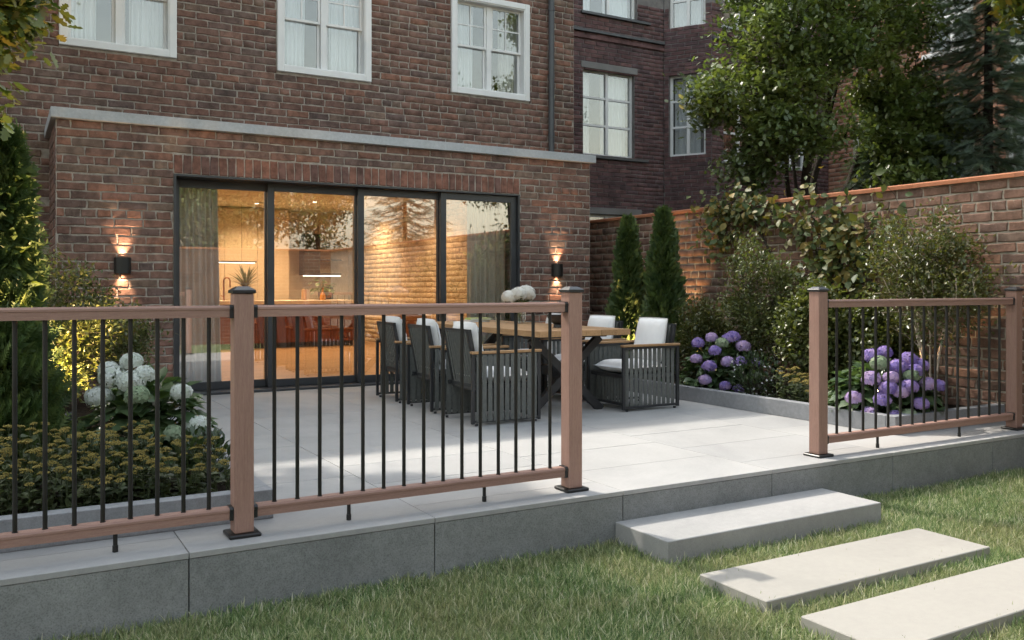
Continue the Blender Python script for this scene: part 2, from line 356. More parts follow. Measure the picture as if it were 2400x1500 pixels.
# ------------------------------------------------------------------ foliage helpers
def tri(*f): return np.array(f, np.int32)
T_LEAF = (np.array([(0,0,0),(-.26,.28,.07),(0,.28,0),(.26,.28,.07),(-.31,.58,.08),(0,.58,.0),(.31,.58,.08),(0,1,-.10)], float),
          tri((0,2,1),(0,3,2),(1,2,5),(1,5,4),(2,3,6),(2,6,5),(4,5,7),(5,6,7)))
T_SMALL = (np.array([(0,0,0),(-.25,.45,.07),(0,1,-.05),(.25,.45,.07)], float), tri((0,2,1),(0,3,2)))
def t_lobed():
    v = [(0,0,0)]; f = []
    out = [(-.10,.15),(-.30,.26),(-.16,.38),(-.36,.54),(-.17,.64),(-.22,.84),(0,1),(.22,.84),(.17,.64),(.36,.54),(.16,.38),(.30,.26),(.10,.15)]
    v += [(x, y, .12*abs(x)) for x, y in out]; v.append((0,.5,0)); c = len(v)-1
    ring = list(range(0, c))
    for i in range(len(ring)): f.append((ring[i], c, ring[(i+1) % len(ring)]))
    return np.array(v, float), np.array(f, np.int32)
T_LOBED = t_lobed()
def t_frond(n=6, spread=.30):
    v = []; f = []
    for i in range(n):
        y = .08 + .8*i/n; L = spread*(1-.65*i/n)
        for s in (-1, 1):
            b = len(v); v += [(0, y, 0), (s*L, y+.20, .05), (0, y+.13, 0)]; f.append((b, b+1, b+2) if s > 0 else (b, b+2, b+1))
    b = len(v); v += [(-.035,.0,0),(.035,.0,0),(0,1,-.06)]; f.append((b,b+1,b+2))
    return np.array(v, float), np.array(f, np.int32)
T_FROND = t_frond()
def t_needles(n=11):
    v = []; f = []
    for i in range(n):
        y = .02 + .92*i/n
        for s, z in ((-1,.05),(1,.05),(0,.17)):
            b = len(v); L = .24*(1-.4*i/n)
            v += [(-.006 if s == 0 else 0, y, 0), (s*L, y+.12, z), (.006 if s == 0 else 0, y+.045, 0)]; f.append((b,b+1,b+2))
    b = len(v); v += [(-.012,0,0),(.012,0,0),(0,1,0)]; f.append((b,b+1,b+2))
    return np.array(v, float), np.array(f, np.int32)
T_NEEDLE = t_needles()
def t_floret():
    v = []; f = []
    for k in range(4):
        a = k*math.pi/2; c, s = math.cos(a), math.sin(a)
        P = [(0,0,0),(.30,.38,.06),(0,.9,-.05),(-.30,.38,.06)]; b = len(v)
        v += [(x*c-y*s, x*s+y*c, z) for x, y, z in P]; f += [(b,b+1,b+2),(b,b+2,b+3)]
    return np.array(v, float), np.array(f, np.int32)
T_FLORET = t_floret()
def t_blade(n=3, w=.04, bend=.35):
    v = []; f = []
    for i in range(n):
        y = i/n; ww = w*(1-.35*y); v += [(-ww, y*(1-.1*bend*y), -bend*y*y), (ww, y*(1-.1*bend*y), -bend*y*y)]
    v.append((0, 1-.1*bend, -bend))
    for i in range(n-1): b = 2*i; f += [(b,b+1,b+3),(b,b+3,b+2)]
    f.append((2*n-2, 2*n-1, 2*n))
    return np.array(v, float), np.array(f, np.int32)
def unit(a): return a/np.maximum(np.linalg.norm(a, axis=-1, keepdims=True), 1e-9)
def scatter(T, P, D, N, Sc, tint=None):
    """copies of a template: y along D, z near N"""
    V, F = T; P = np.asarray(P, float); n = len(P); D = unit(np.asarray(D, float)); X = unit(np.cross(D, N)); Z = np.cross(X, D)
    Sc = np.broadcast_to(np.asarray(Sc, float), (n,)) if np.ndim(Sc) < 2 else Sc
    if np.ndim(Sc) == 1: Sc = np.stack([Sc]*3, 1)
    out = P[:,None,:] + (V[None,:,0:1]*Sc[:,None,0:1])*X[:,None,:] + (V[None,:,1:2]*Sc[:,None,1:2])*D[:,None,:] + (V[None,:,2:3]*Sc[:,None,2:3])*Z[:,None,:]
    FF = F[None] + (np.arange(n)*len(V))[:,None,None]
    tt = np.repeat(rng.random(n) if tint is None else tint, len(F))
    return out.reshape(-1,3), FF.reshape(-1,3), tt
def rdir(n): return unit(rng.normal(size=(n,3)))
def join_sets(sets):
    V = []; F = []; T = []; b = 0
    for v, f, t in sets: V.append(v); F.append(f+b); T.append(t); b += len(v)
    return np.concatenate(V), np.concatenate(F), np.concatenate(T)

def grow(trunks, attr, bend=.12, seg=4, jit=.03, bias=.25):
    """skeleton: trunk polylines + attractor points joined to the nearest branch"""
    pos = []; par = []
    for tr in trunks:
        for i, p in enumerate(tr):
            pos.append(np.array(p, float)); par.append(len(pos)-2 if i else -1)
    base = np.array(trunks[0][0], float)
    arr = np.array(pos); order = np.argsort(np.min(np.linalg.norm(attr[:,None]-arr[None], axis=2), axis=1))
    for k in order:
        a = attr[k]; A = np.array(pos)
        d = np.linalg.norm(A-a, axis=1) + bias*np.maximum(0, A[:,2]-a[2])*2
        j = int(np.argmin(d)); p0 = pos[j]; L = np.linalg.norm(a-p0); n = max(2, min(seg, int(L/.12)+1)); last = j
        for i in range(1, n+1):
            t = i/n; q = p0+(a-p0)*t + np.array([0,0,1])*bend*L*math.sin(t*math.pi) + (rng.normal(size=3)*jit*L if i < n else 0)
            pos.append(q); par.append(last); last = len(pos)-1
    return np.array(pos), np.array(par)
def skeleton_mesh(pos, par, rtip, ex=.48, rmax=1.0, n=5):
    cnt = np.zeros(len(pos)); child = np.zeros(len(pos), int)
    for i in range(len(pos)-1, -1, -1):
        if child[i] == 0: cnt[i] = 1
        if par[i] >= 0: cnt[par[i]] += cnt[i]; child[par[i]] += 1
    r = np.minimum(rtip*cnt**ex, rmax)
    e = np.where(par >= 0)[0]; A = pos[par[e]]; B = pos[e]; t = unit(B-A); up = np.where(np.abs(t[:,2:3]) < .9, np.array([[0,0,1.]]), np.array([[1.,0,0]]))
    x = unit(np.cross(t, up)); y = np.cross(t, x); th = np.arange(n)*2*math.pi/n
    ring = x[:,None]*np.cos(th)[None,:,None]+y[:,None]*np.sin(th)[None,:,None]
    ra = np.minimum(r[par[e]], r[e]*1.6)
    V = np.concatenate([A[:,None]+ring*ra[:,None,None], (B+t*r[e][:,None]*.4)[:,None]+ring*r[e][:,None,None]], 1).reshape(-1,3)
    k = np.arange(n); f = np.stack([k, (k+1)%n, n+(k+1)%n, n+k], 1); F = (f[None]+(np.arange(len(e))*2*n)[:,None,None]).reshape(-1,4)
    return V, F
def ellipsoid_pts(n, c, r, shell=.55):
    d = rdir(n); u = shell+(1-shell)*rng.random(n)**.6
    return np.array(c)+d*u[:,None]*np.array(r)
def leaf_cloud(T, attr, m, spread, size, droop=.3, svar=.35, center=None, outw=.6):
    n = len(attr)*m; P = np.repeat(attr, m, 0)+rng.normal(size=(n,3))*spread
    c = attr.mean(0) if center is None else np.array(center)
    o = unit(P-c); D = unit(o*outw+rdir(n)*.9+np.array([0,0,-droop])); N = unit(rdir(n)*.6+np.array([0,0,1.])+o*.4)
    return scatter(T, P, D, N, size*(1+svar*(rng.random(n)*2-1)))

# ------------------------------------------------------------------ brick walls
def brick_shape(L, Hh, r, simple=False, depth=.03):
    j = lambda a: r.uniform(-a, a)
    if simple:
        o = [(0+j(.002),0),(L+j(.002),0+j(.0015)),(L+j(.002),Hh+j(.0015)),(0+j(.002),Hh+j(.0015))]; ins = .004
    else:
        xs = [0, L*.33, L*.67, L]; a = .0048
        o = [(x+j(a), j(a)) for x in xs]+[(L+j(a), Hh*.5+j(a))]+[(x+j(a), Hh+j(a)) for x in reversed(xs)]+[(j(a), Hh*.5+j(a))]; ins = .007
    n = len(o); cx, cz = L/2, Hh/2; vs = []
    vs += [(x, depth, z) for x, z in o]; vs += [(x, .006, z) for x, z in o]
    vs += [(x+(ins if x < cx else -ins)*(1 if abs(x-cx) > L*.3 else 0), j(.0015), z+(ins if z < cz else -ins)*(1 if abs(z-cz) > Hh*.3 else 0)) for x, z in o]
    q = [(i,(i+1)%n,n+(i+1)%n,n+i) for i in range(n)]+[(n+i,n+(i+1)%n,2*n+(i+1)%n,2*n+i) for i in range(n)]
    return vs, q, tuple(range(2*n, 3*n))
def brick_rows(width, height, holes, course, L, joint, r, header_every=6, phase=0):
    out = []; nrow = int(round(height/course)); ch = height/nrow
    for i in range(nrow):
        z0 = i*ch+joint/2; z1 = (i+1)*ch-joint/2; zc = (z0+z1)/2
        iv = [(0, width)]
        for (a, b, c, d) in holes:
            if c < zc < d:
                nv = []
                for s, e in iv:
                    if b <= s or a >= e: nv.append((s, e)); continue
                    if a > s: nv.append((s, a))
                    if b < e: nv.append((b, e))
                iv = nv
        hd = header_every and (i+phase) % header_every == header_every-1
        l = L/2 if hd else L
        for s, e in iv:
            x = -(l*.5 if (i % 2) else 0) + r.uniform(-.02, .02) if s == 0 else math.floor(s/l)*l - (l*.5 if i % 2 else 0)
            while x < e:
                w = l*r.uniform(.96, 1.04); a = max(x, s); b = min(x+w, e); x += w
                if b-a < .035: continue
                out.append((a+joint/2, b-joint/2, z0+r.uniform(-.0015,.0015), z1+r.uniform(-.0015,.0015)))
    return out
def holes_panel(width, height, holes, front, back):
    """wall slab with openings: y=front is the outside (towards -y)"""
    us = sorted({0, width, *[h[0] for h in holes], *[h[1] for h in holes]}); vs = sorted({0, height, *[h[2] for h in holes], *[h[3] for h in holes]})
    us = [u for u in us if 0 <= u <= width]; vs = [v for v in vs if 0 <= v <= height]
    solid = {}
    for i in range(len(us)-1):
        for k in range(len(vs)-1):
            uc, vc = (us[i]+us[i+1])/2, (vs[k]+vs[k+1])/2
            solid[i,k] = not any(a < uc < b and c < vc < d for a, b, c, d in holes)
    V = []; F = []
    def q(*p): b = len(V); V.extend(p); F.append((b,b+1,b+2,b+3))
    for (i,k), s in solid.items():
        if not s: continue
        u0,u1,v0,v1 = us[i],us[i+1],vs[k],vs[k+1]
        q((u0,front,v0),(u1,front,v0),(u1,front,v1),(u0,front,v1)); q((u0,back,v1),(u1,back,v1),(u1,back,v0),(u0,back,v0))
        if not solid.get((i-1,k)): q((u0,front,v0),(u0,front,v1),(u0,back,v1),(u0,back,v0))
        if not solid.get((i+1,k)): q((u1,front,v0),(u1,back,v0),(u1,back,v1),(u1,front,v1))
        if not solid.get((i,k-1)): q((u0,front,v0),(u0,back,v0),(u1,back,v0),(u1,front,v0))
        if not solid.get((i,k+1)): q((u0,front,v1),(u1,front,v1),(u1,back,v1),(u0,back,v1))
    return V, F
def brick_wall(root, name, O, U, N, width, height, holes, n_ind, bmat, mmat, thick=.1, course=.092, L=.288, joint=.0145, seed=1, simple=False, header_every=6, skip=None, phase=0, extra_holes=()):
    """part `name` (mortar slab) with bricks as sub-parts; n_ind largest in view are single bricks, the rest one mesh"""
    r = random.Random(seed); U = Vector(U); N = Vector(N); Vv = Vector((0,0,1)); O = Vector(O); mat3 = Matrix((U, -N, Vv)).transposed()
    V, F = holes_panel(width, height, holes, .009, thick)
    mb = MB(); mb.add([O+mat3 @ Vector(v) for v in V], F); wall = part(name, mb, mmat, root)
    rows = [b for b in brick_rows(width, height, list(holes)+list(extra_holes), course, L, joint, r, header_every, phase) if not (skip and skip(*b))]
    rank = []
    for i, (a, b, c, d) in enumerate(rows):
        p = O+U*((a+b)/2)+Vv*((c+d)/2); x, y, dd = project(p)
        inn = -30 < x < 2430 and -20 < y < 1520
        rank.append(((0 if inn else 1, dd/((b-a)**.25)), i))
    rank.sort(); ind = {i for k, i in rank[:n_ind] if k[0] == 0}
    var = {}
    V = []; F4 = []; FN = []; T4 = []; TN = []; k0 = 0; g = ORG[root]
    for i, (a, b, c, d) in enumerate(rows):
        out = r.uniform(-.0035, .0025); p = O+U*a+Vv*c-N*out
        if i in ind:
            full = b-a > L*.75; key = (full, r.randrange(8))
            if key not in var:
                vs, q, cap = brick_shape(1.0*(L-joint if full else L/2-joint), course-joint, random.Random(seed*31+hash(key) % 997), simple)
                me = bpy.data.meshes.new("brick"); me.from_pydata(vs, [], q+[cap]); me.materials.append(bmat); me.update(); var[key] = me
            o = bpy.data.objects.new("brick", var[key]); COL.objects.link(o); o.parent = wall
            sx = (b-a)/(L-joint if full else L/2-joint); sz = (d-c)/(course-joint)
            m4 = (mat3 @ Matrix.Diagonal((sx, 1, sz))).to_4x4(); m4.translation = p-g; o.matrix_local = m4
        else:
            vs, q, cap = brick_shape(b-a, d-c, r, simple); t = r.random()
            V += [tuple(p+mat3 @ Vector(v)-g) for v in vs]; F4 += [tuple(x+k0 for x in f) for f in q]; FN.append(tuple(x+k0 for x in cap)); T4 += [t]*len(q); TN.append(t); k0 += len(vs)
    if V:
        o = mobj("brickwork", np_mesh("brickwork", np.array(V), [np.array(F4), np.array(FN)], T4+TN), bmat, wall); o["kind"] = "stuff"
    return wall

# ================================================================== SETTING
YD, ZL = 4.135, -0.315                                    # patio front edge, lawn level
tag(part("ground", MB().box(-60, 60, -60, 90, -1.2, ZL-.03), M['soil']), kind="structure")
# ---- lawn sheet with openings where the stone step and slabs lie
STEP = (3.075, 4.80, 3.67, YD); SLABS = [(3.005, 4.70, 2.90, 3.345), (3.0, 4.70, 2.26, 2.70), (3.0, 4.70, 1.60, 2.05)]
def lawn_rects():
    holes = [STEP]+SLABS; xs = sorted({-4.0, 7.68, *[h[0] for h in holes], *[h[1] for h in holes]}); ys = sorted({-2.44, YD-.012, *[min(h[2], YD-.012) for h in holes], *[min(h[3], YD-.012) for h in holes]})
    out = []
    for i in range(len(xs)-1):
        for k in range(len(ys)-1):
            xc, yc = (xs[i]+xs[i+1])/2, (ys[k]+ys[k+1])/2
            if not any(a < xc < b and c < yc < d for a, b, c, d in holes): out.append((xs[i], xs[i+1], ys[k], ys[k+1]))
    return out
t = NT("lawn_ground"); v = t.pos(); nz = t.noise(v, 1.6, 5); c = t.ramp(nz, [(.35, (.050,.062,.026)), (.7, (.11,.10,.05))])
M['lawn'] = t.done(t.bsdf(c, .95, t.noise(v, 60, 4), 1.0, .03, spec=.1))
V = []; F = []
for a, b, c_, d in lawn_rects():
    k = len(V); V += [(a,c_,ZL),(b,c_,ZL),(b,d,ZL),(a,d,ZL)]; F.append((k,k+1,k+2,k+3))
lawn = npart("lawn", V, np.array(F), M['lawn']); tag(lawn, kind="structure")

# ---- patio: core, paving tiles (1.2 x 0.6, every other column offset), front panels
patio = part("patio", MB().box(-4.0, 7.69, YD+.035, 10.6, ZL-.03, -.028), M['joint']); tag(patio, kind="structure")
XC = [-4.07, -2.87, -1.67, -.47, .73, 1.932, 3.133, 4.335, 5.537, 6.74, 7.69]
for i in range(len(XC)-1):
    off = 4.42 if (i % 2) else 4.72
    ys = [YD]; y = off
    while y < 10.3: ys.append(y); y += .607
    ys.append(10.30)
    for k in range(len(ys)-1):
        g = .0022
        part("paving_tile", MB().box(XC[i]+g, XC[i+1]-g, ys[k]+(0 if k == 0 else g), ys[k+1]-g, -.026, 0+R.uniform(-.0006,.0006), .0015), M['deck'], patio)
    part("facing_panel", MB().box(XC[i]+.0028, XC[i+1]-.0028, YD+.003, YD+.033, ZL-.02, -.0285, .002), M['panel'], patio)

# ---- step and stepping slabs
o = part("stone_step", MB().box(STEP[0], STEP[1], STEP[2], YD+.001, ZL-.02, -.171, .004), M['step'], org=(3.93, 3.9, ZL)); tag(o, "thick grey stone step against the patio edge", "step")
for s, lab in zip(SLABS, ("pale rectangular stepping slab just in front of the stone step", "pale stepping slab cut by the bottom right corner of the photo", "pale stepping slab nearest the camera beyond the lower edge")):
    if s[2] < 2.0: continue
    o = part("stepping_slab", MB().box(s[0], s[1], s[2], s[3], ZL-.02, -.240, .004), M['slab'], org=((s[0]+s[1])/2, (s[2]+s[3])/2, ZL)); tag(o, lab, "stepping stone", "stepping slabs in the lawn")

# ---- raised planting beds with concrete kerbs
def planter(x0, x1, y0, y1, edge, label, right):
    t = thing("planting_bed", ((x0+x1)/2, (y0+y1)/2, 0), label, "planter", "raised planting beds")
    zt = .148; k = .09
    part("kerb", MB().box(x0, x1, y0, y0+k, .0005, zt, .003), M['kerb'], t)
    if right: part("kerb", MB().box(x0, x0+k, y0+k+.002, y1, .0005, zt-.001, .003), M['kerb'], t)
    else: part("kerb", MB().box(x1-k, x1, y0+k+.002, y1, .0005, zt-.001, .003), M['kerb'], t)
    mb = MB(); nx, ny = 14, 40; xa, xb, ya, yb = (x0+k, x1-.002, y0+k, y1) if right else (x0, x1-k, y0+k, y1)
    pts = [(xa+(xb-xa)*i/nx, ya+(yb-ya)*j/ny, .085+R.uniform(-.012,.018)) for j in range(ny+1) for i in range(nx+1)]
    mb.add(pts, [(j*(nx+1)+i, j*(nx+1)+i+1, (j+1)*(nx+1)+i+1, (j+1)*(nx+1)+i) for j in range(ny) for i in range(nx)])
    part("soil", mb, M['soil'], t, smooth=True)
    return t
planter(-3.5, 1.215, 4.545, 10.08, 0, "grey concrete planting bed left of the sliding door, with white hydrangea", False)
planter(6.20, 7.69, 4.61, 10.9, 0, "grey concrete planting bed along the garden wall, with purple hydrangeas", True)

# ================================================================== HOUSE EXTENSION
YE, YM = 10.10, 11.55
DX0, DX1, DZ = 1.625, 5.946, 2.408
ext = thing("house_extension", (3.8, 10.8, 0), "single storey brick extension with grey coping and wide sliding glass door", "extension")
EX0, EX1, EZ = .495, 7.08, 2.90
sold = (DX0-EX0-.001, DX1-EX0+.001, DZ-.001, DZ+.212)
wall = brick_wall(ext, "front_wall", (EX0, YE, 0), (1,0,0), (0,-1,0), EX1-EX0, EZ, [(DX0-EX0, DX1-EX0, -1, DZ)], 299, M['brick'], M['mortar'], .14, seed=3, extra_holes=[sold], phase=2)
ns = 46; sw = (DX1-DX0)/ns; svar = []
for k in range(5):
    vs, q, cap = brick_shape(sw-.013, .2, random.Random(50+k)); me = bpy.data.meshes.new("soldier_brick"); me.from_pydata(vs, [], q+[cap]); me.materials.append(M['soldier']); me.update(); svar.append(me)
for i in range(ns):
    o = bpy.data.objects.new("soldier_brick", svar[R.randrange(5)]); link(o, wall); o.location = Vector((DX0+i*sw+.0065, YE-R.uniform(-.003,.003), DZ+.007))-ORG[ext]
brick_wall(ext, "side_wall", (EX0, YM-.002, 0), (0,-1,0), (-1,0,0), YM-YE-.012, EZ, [], 100, M['brick'], M['mortar'], .14, seed=5)
part("side_wall", MB().box(EX1-.15, EX1-.009, YE+.15, YM-.01, 0, EZ), M['mortar'], ext)
rf = part("roof", MB().box(EX0+.06, EX1-.06, YE+.15, YM-.01, EZ-.03, EZ+.09), M['foam'], ext)
# coping: front length and left return
cp = part("coping", MB().box(EX0-.05, EX1+.06, YE-.06, YE+.14, EZ+.001, EZ+.105, .003), M['coping'], ext)
part("coping", MB().box(EX0-.05, EX0+.14, YE+.142, YM-.012, EZ+.001, EZ+.104, .003), M['coping'], ext)
part("coping", MB().box(EX1-.14, EX1+.06, YE+.142, YM-.012, EZ+.001, EZ+.104, .003), M['coping'], ext)
# ---- sliding door: outer trim, head, four staggered panels, sill
dr = part("sliding_door", MB().box(DX0+.001, DX0+.024, YE-.012, YE+.34, .0, DZ-.001).box(DX1-.024, DX1-.001, YE-.012, YE+.34, .0, DZ-.001).box(DX0+.0245, DX1-.0245, YE-.012, YE+.008, DZ-.022, DZ-.0015), M['alu'], ext)
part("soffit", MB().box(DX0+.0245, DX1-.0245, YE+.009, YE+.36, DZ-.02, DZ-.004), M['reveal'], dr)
part("sill", MB().box(DX0+.0245, DX1-.0245, YE-.02, YE+.36, .001, .028, .004), M['alu'], dr)
xw = (DX1-DX0-.05)/4
for i in range(4):
    x0 = DX0+.025+i*xw-(.035 if i else 0); x1 = DX0+.025+(i+1)*xw+(.035 if i < 3 else 0); y0 = YE+.265-i*.075; y1 = y0+.055; st = .078; zb, zt = .03, DZ-.026
    fr = part("panel_frame", MB().box(x0, x0+st, y0, y1, zb, zt, .003).box(x1-st, x1, y0, y1, zb, zt, .003).box(x0+st, x1-st, y0+.002, y1-.002, zb, zb+.085, .003).box(x0+st, x1-st, y0+.002, y1-.002, zt-.085, zt, .003), M['alu'], dr)
    part("pane", MB().box(x0+st-.004, x1-st+.004, y0+.022, y0+.024, zb+.08, zt-.08), M['glass'], dr)

# ================================================================== MAIN HOUSE
house = thing("brick_house", (2.5, 14, 0), "tall brown brick house with white sash windows above the extension", "house")
HX0, HX1, HZ = -3.5, 7.79, 6.84
WIN = [(.597, 1.889), (3.130, 4.424), (5.652, 6.965)]; WZ0, WZ1 = 4.003, 5.465
holes = [(a-HX0+.03, b-HX0-.03, WZ0+.03, WZ1-.03) for a, b in WIN]
inner = (.64-HX0, 6.93-HX0, -1, 2.86)
behind = lambda a, b, c, d: (EX0+.02-HX0 < (a+b)/2 < EX1-.02-HX0 and d < EZ+.0) or c > 5.9
mwall = brick_wall(house, "main_wall", (HX0, YM, 0), (1,0,0), (0,-1,0), HX1-HX0, HZ, holes+[inner], 299, M['brick'], M['mortar'], .20, seed=9, skip=behind, phase=1,
                   extra_holes=[(a-HX0, b-HX0, WZ0, WZ1) for a, b in WIN])
part("house_shell", MB().box(HX0, HX0+.2, YM+.205, 21, 0, HZ).box(HX1-.2, HX1, YM+.205, 21, 0, HZ).box(HX0+.201, HX1-.201, 20.8, 21, 0, HZ).box(HX0+.201, HX1-.201, YM+.205, 20.79, HZ-.2, HZ)
     .box(HX0+.201, HX1-.201, YM+.205, 20.79, 2.95, 3.2).box(HX0+.201, HX1-.201, YM+3.2, YM+3.3, 3.21, HZ-.21), M['foam'], house)
# ---- white sash windows
def sash_window(root, x0, x1, z0, z1, yf, lights=True):
    cw = .085
    w = part("window", MB().box(x0, x0+cw, yf-.035, yf+.02, z0, z1, .006).box(x1-cw, x1, yf-.035, yf+.02, z0, z1, .006)
             .box(x0+cw, x1-cw, yf-.0345, yf+.02, z1-cw, z1, .006).box(x0+cw, x1-cw, yf-.0345, yf+.02, z0, z0+cw, .006), M['white'], root)
    part("casing_lining", MB().box(x0+cw-.012, x0+cw+.012, yf-.02, yf+.17, z0+cw, z1-cw).box(x1-cw-.012, x1-cw+.012, yf-.02, yf+.17, z0+cw, z1-cw)
         .box(x0+cw+.0125, x1-cw-.0125, yf-.02, yf+.17, z1-cw-.012, z1-cw+.012).box(x0+cw+.0125, x1-cw-.0125, yf-.02, yf+.17, z0+cw-.012, z0+cw+.012), M['white'], w)
    a0, a1, b0, b1 = x0+cw+.0125, x1-cw-.0125, z0+cw+.0125, z1-cw-.0125; xm = (a0+a1)/2; zm = (b0+b1)/2
    part("mullion", MB().box(xm-.038, xm+.038, yf+.062, yf+.15, b0, b1, .004), M['white'], w)
    for (c0, c1) in ((a0, xm-.039), (xm+.039, a1)):
        for lo, (d0, d1, y) in enumerate(((b0, zm+.018, yf+.118), (zm-.018, b1, yf+.080))):
            f = .036
            part("sash", MB().box(c0, c0+f, y, y+.032, d0, d1, .004).box(c1-f, c1, y, y+.032, d0, d1, .004).box(c0+f, c1-f, y+.001, y+.031, d0, d0+f, .004).box(c0+f, c1-f, y+.001, y+.031, d1-f, d1, .004), M['white'], w)
            part("pane", MB().box(c0+f-.003, c1-f+.003, y+.014, y+.016, d0+f-.003, d1-f+.003), M['wglass'], w)
            if lo and lights:
                part("glazing_bar", MB().box((c0+c1)/2-.009, (c0+c1)/2+.009, y+.003, y+.0135, d0+f, d1-f).box(c0+f, c1-f, y+.004, y+.0135, (d0+d1)/2-.009, (d0+d1)/2+.009), M['white'], w)
    return w
for a, b in WIN: sash_window(house, a, b, WZ0, WZ1, YM)
# ---- curtains
def curtain(name, x0, x1, y, z0, z1, mat, label, cat, pleats=8, amp=.035, flare=1.0, axis='x', group=None, seed=0):
    r = random.Random(seed); nu, nv = pleats*10, 10; V = []; F = []
    ph = [r.uniform(-.5,.5) for _ in range(pleats+2)]; wob = [r.uniform(.6,1.3) for _ in range(pleats+2)]
    for j in range(nv+1):
        tz = j/nv; z = z1+(z0-z1)*tz; fl = 1+(flare-1)*tz
        for i in range(nu+1):
            u = i/nu; k = u*pleats; q = int(k); am = amp*(.75+.45*tz)*wob[q]*(1-(k-q))+amp*(.75+.45*tz)*wob[q+1]*(k-q)
            x = x0+(x1-x0)*u*fl + .010*math.sin(k*3.1+tz*2); yy = y+am*math.sin(2*math.pi*k+ph[q]*(1-(k-q))+ph[q+1]*(k-q)+.5*tz)
            V.append((x, yy, z) if axis == 'x' else (yy, x, z))
    for j in range(nv):
        for i in range(nu): a = j*(nu+1)+i; F.append((a, a+1, a+nu+2, a+nu+1))
    o = npart(name, V, np.array(F), mat, smooth=True); tag(o, label, cat, group)
    m = o.modifiers.new("thickness", 'SOLIDIFY'); m.thickness = .003
    return o
pos = ["top left", "middle", "right hand"]
side = ["left", "right"]
for i, (a, b) in enumerate(WIN):
    zt = WZ1-.03; zb = WZ0+.07; y = YM+.26
    curtain("window_curtain", a+.05, a+.42+.03*i, y, zb, zt, M['sheer'], "white curtain in the left half of the %s sash window" % pos[i], "curtain", 7, .022, group="white curtains in the sash windows", seed=i)
    curtain("window_curtain", b-.52+(.12 if i == 2 else 0), b-.05, y, zb, zt, M['linen'] if i == 2 else M['sheer'], "%s curtain in the right half of the %s sash window" % ("grey" if i == 2 else "white", pos[i]), "curtain", 8, .022, group="white curtains in the sash windows", seed=i+10)
# ---- downpipe
dp = thing("downpipe", (7.33, YM-.06, EZ+.1), "dark grey round downpipe on the upper brick wall", "downpipe")
part("pipe", MB().tube([(7.33, YM-.065, EZ+.1), (7.33, YM-.065, HZ-.05)], .046, 16), M['pipe'], dp, True)
for z in (3.52, 4.42, 5.45):
    part("pipe_collar", MB().tube([(7.33, YM-.065, z-.03), (7.33, YM-.065, z+.03)], .053, 16), M['pipe'], dp, True)
    part("wall_bracket", MB().box(7.33-.02, 7.33+.02, YM-.03, YM+.004, z-.02, z+.02), M['pipe'], dp)

# ================================================================== ROOM BEHIND THE GLASS
RX0, RX1, RY0, RY1, RZ = .66, 6.90, YE+.36, 19.4, 2.86
tag(part("interior_floor", MB().box(RX0, RX1-.001, YE+.355, RY1, -.05, .012), M['floor_wood']), kind="structure")
fl = bpy.data.objects["interior_floor"]
y = RY0+.01; k = 0
while y < RY1-.1:                                         # oak boards
    x = RX0+.01-R.uniform(0, 1.2)
    while x < RX1-.02:
        L = R.uniform(1.4, 2.2); a = max(x, RX0+.01); b = min(x+L, RX1-.02); x += L
        if b-a > .1: part("floor_board", MB().box(a+.001, b-.001, y+.001, y+.178, .0125, .022), M['floor_wood'], fl)
    y += .18
tag(part("interior_ceiling", MB().box(RX0, RX1-.001, YE+.16, RY1, RZ, RZ+.03), M['ceil']), kind="structure")
bw = part("interior_back_wall", MB().box(RX0, RX1-.001, RY1+.001, RY1+.1, 0, RZ), M['cream']); tag(bw, kind="structure")
tag(part("interior_left_wall", MB().box(RX0-.05, RX0-.001, YE+.16, RY1, 0, RZ), M['cream']), kind="structure")
iw = thing("interior_brick_wall", (RX1, 15, 0), "cream painted brick wall inside the room behind the right glass panels", "wall")
brick_wall(iw, "wall", (RX1, RY1-.9, 0), (0,-1,0), (-1,0,0), RY1-.9-YE-.17, RZ, [], 250, M['ibrick'], M['imortar'], .05, seed=21, course=.1, L=.36)
part("wall_end", MB().box(RX1-.02, RX1+.06, RY1-.895, RY1, 0, RZ), M['cream'], iw)
# tall cabinets on the back wall
tc = thing("tall_cabinet", (3.6, 19.1, 0), "row of tall cream cabinet doors along the far kitchen wall", "cabinet")
part("carcass", MB().box(2.0, 5.35, 18.80, RY1-.002, .0, RZ-.02), M['cream'], tc)
for i in range(5): part("cabinet_door", MB().box(2.0+i*.67+.003, 2.0+(i+1)*.67-.003, 18.775, 18.798, .1, RZ-.06, .002), M['cream'], tc)
# island
isl = thing("kitchen_island", (4.8, 17.4, 0.02), "kitchen island with red brown wood front and pale worktop", "kitchen island")
part("plinth", MB().box(3.05, 6.15, 17.05, 17.9, .022, .12), M['darkcab'], isl)
for i in range(6): part("front_panel", MB().box(3.0+i*.533+.003, 3.0+(i+1)*.533-.003, 16.98, 17.93, .122, .86, .003), M['redwood'], isl)
part("worktop", MB().box(2.95, 6.25, 16.92, 18.0, .862, .93, .004), M['counter'], isl)
# back counter with dark wall cupboards
bc = thing("back_counter", (6.2, 19.0, .02), "dark low counter at the far right of the kitchen", "counter")
part("carcass", MB().box(5.37, 6.86, 18.72, RY1-.002, .022, .87), M['darkcab'], bc); part("worktop", MB().box(5.36, 6.87, 18.68, RY1-.002, .872, .91, .003), M['bowl'], bc)
wc = thing("wall_cupboard", (6.3, 19.2, 1.42), "dark wall cupboard with a light strip under it", "cupboard")
part("carcass", MB().box(5.75, 6.1, 19.0, RY1-.002, 1.45, 2.35, .003), M['darkcab'], wc)
for z in (1.47, 1.78, 2.09): part("shelf", MB().box(6.105, 6.62, 19.08, RY1-.002, z, z+.025), M['darkcab'], wc)
part("light_strip", MB().box(5.76, 6.6, 19.1, 19.14, 1.43, 1.448), M['strip'], wc)
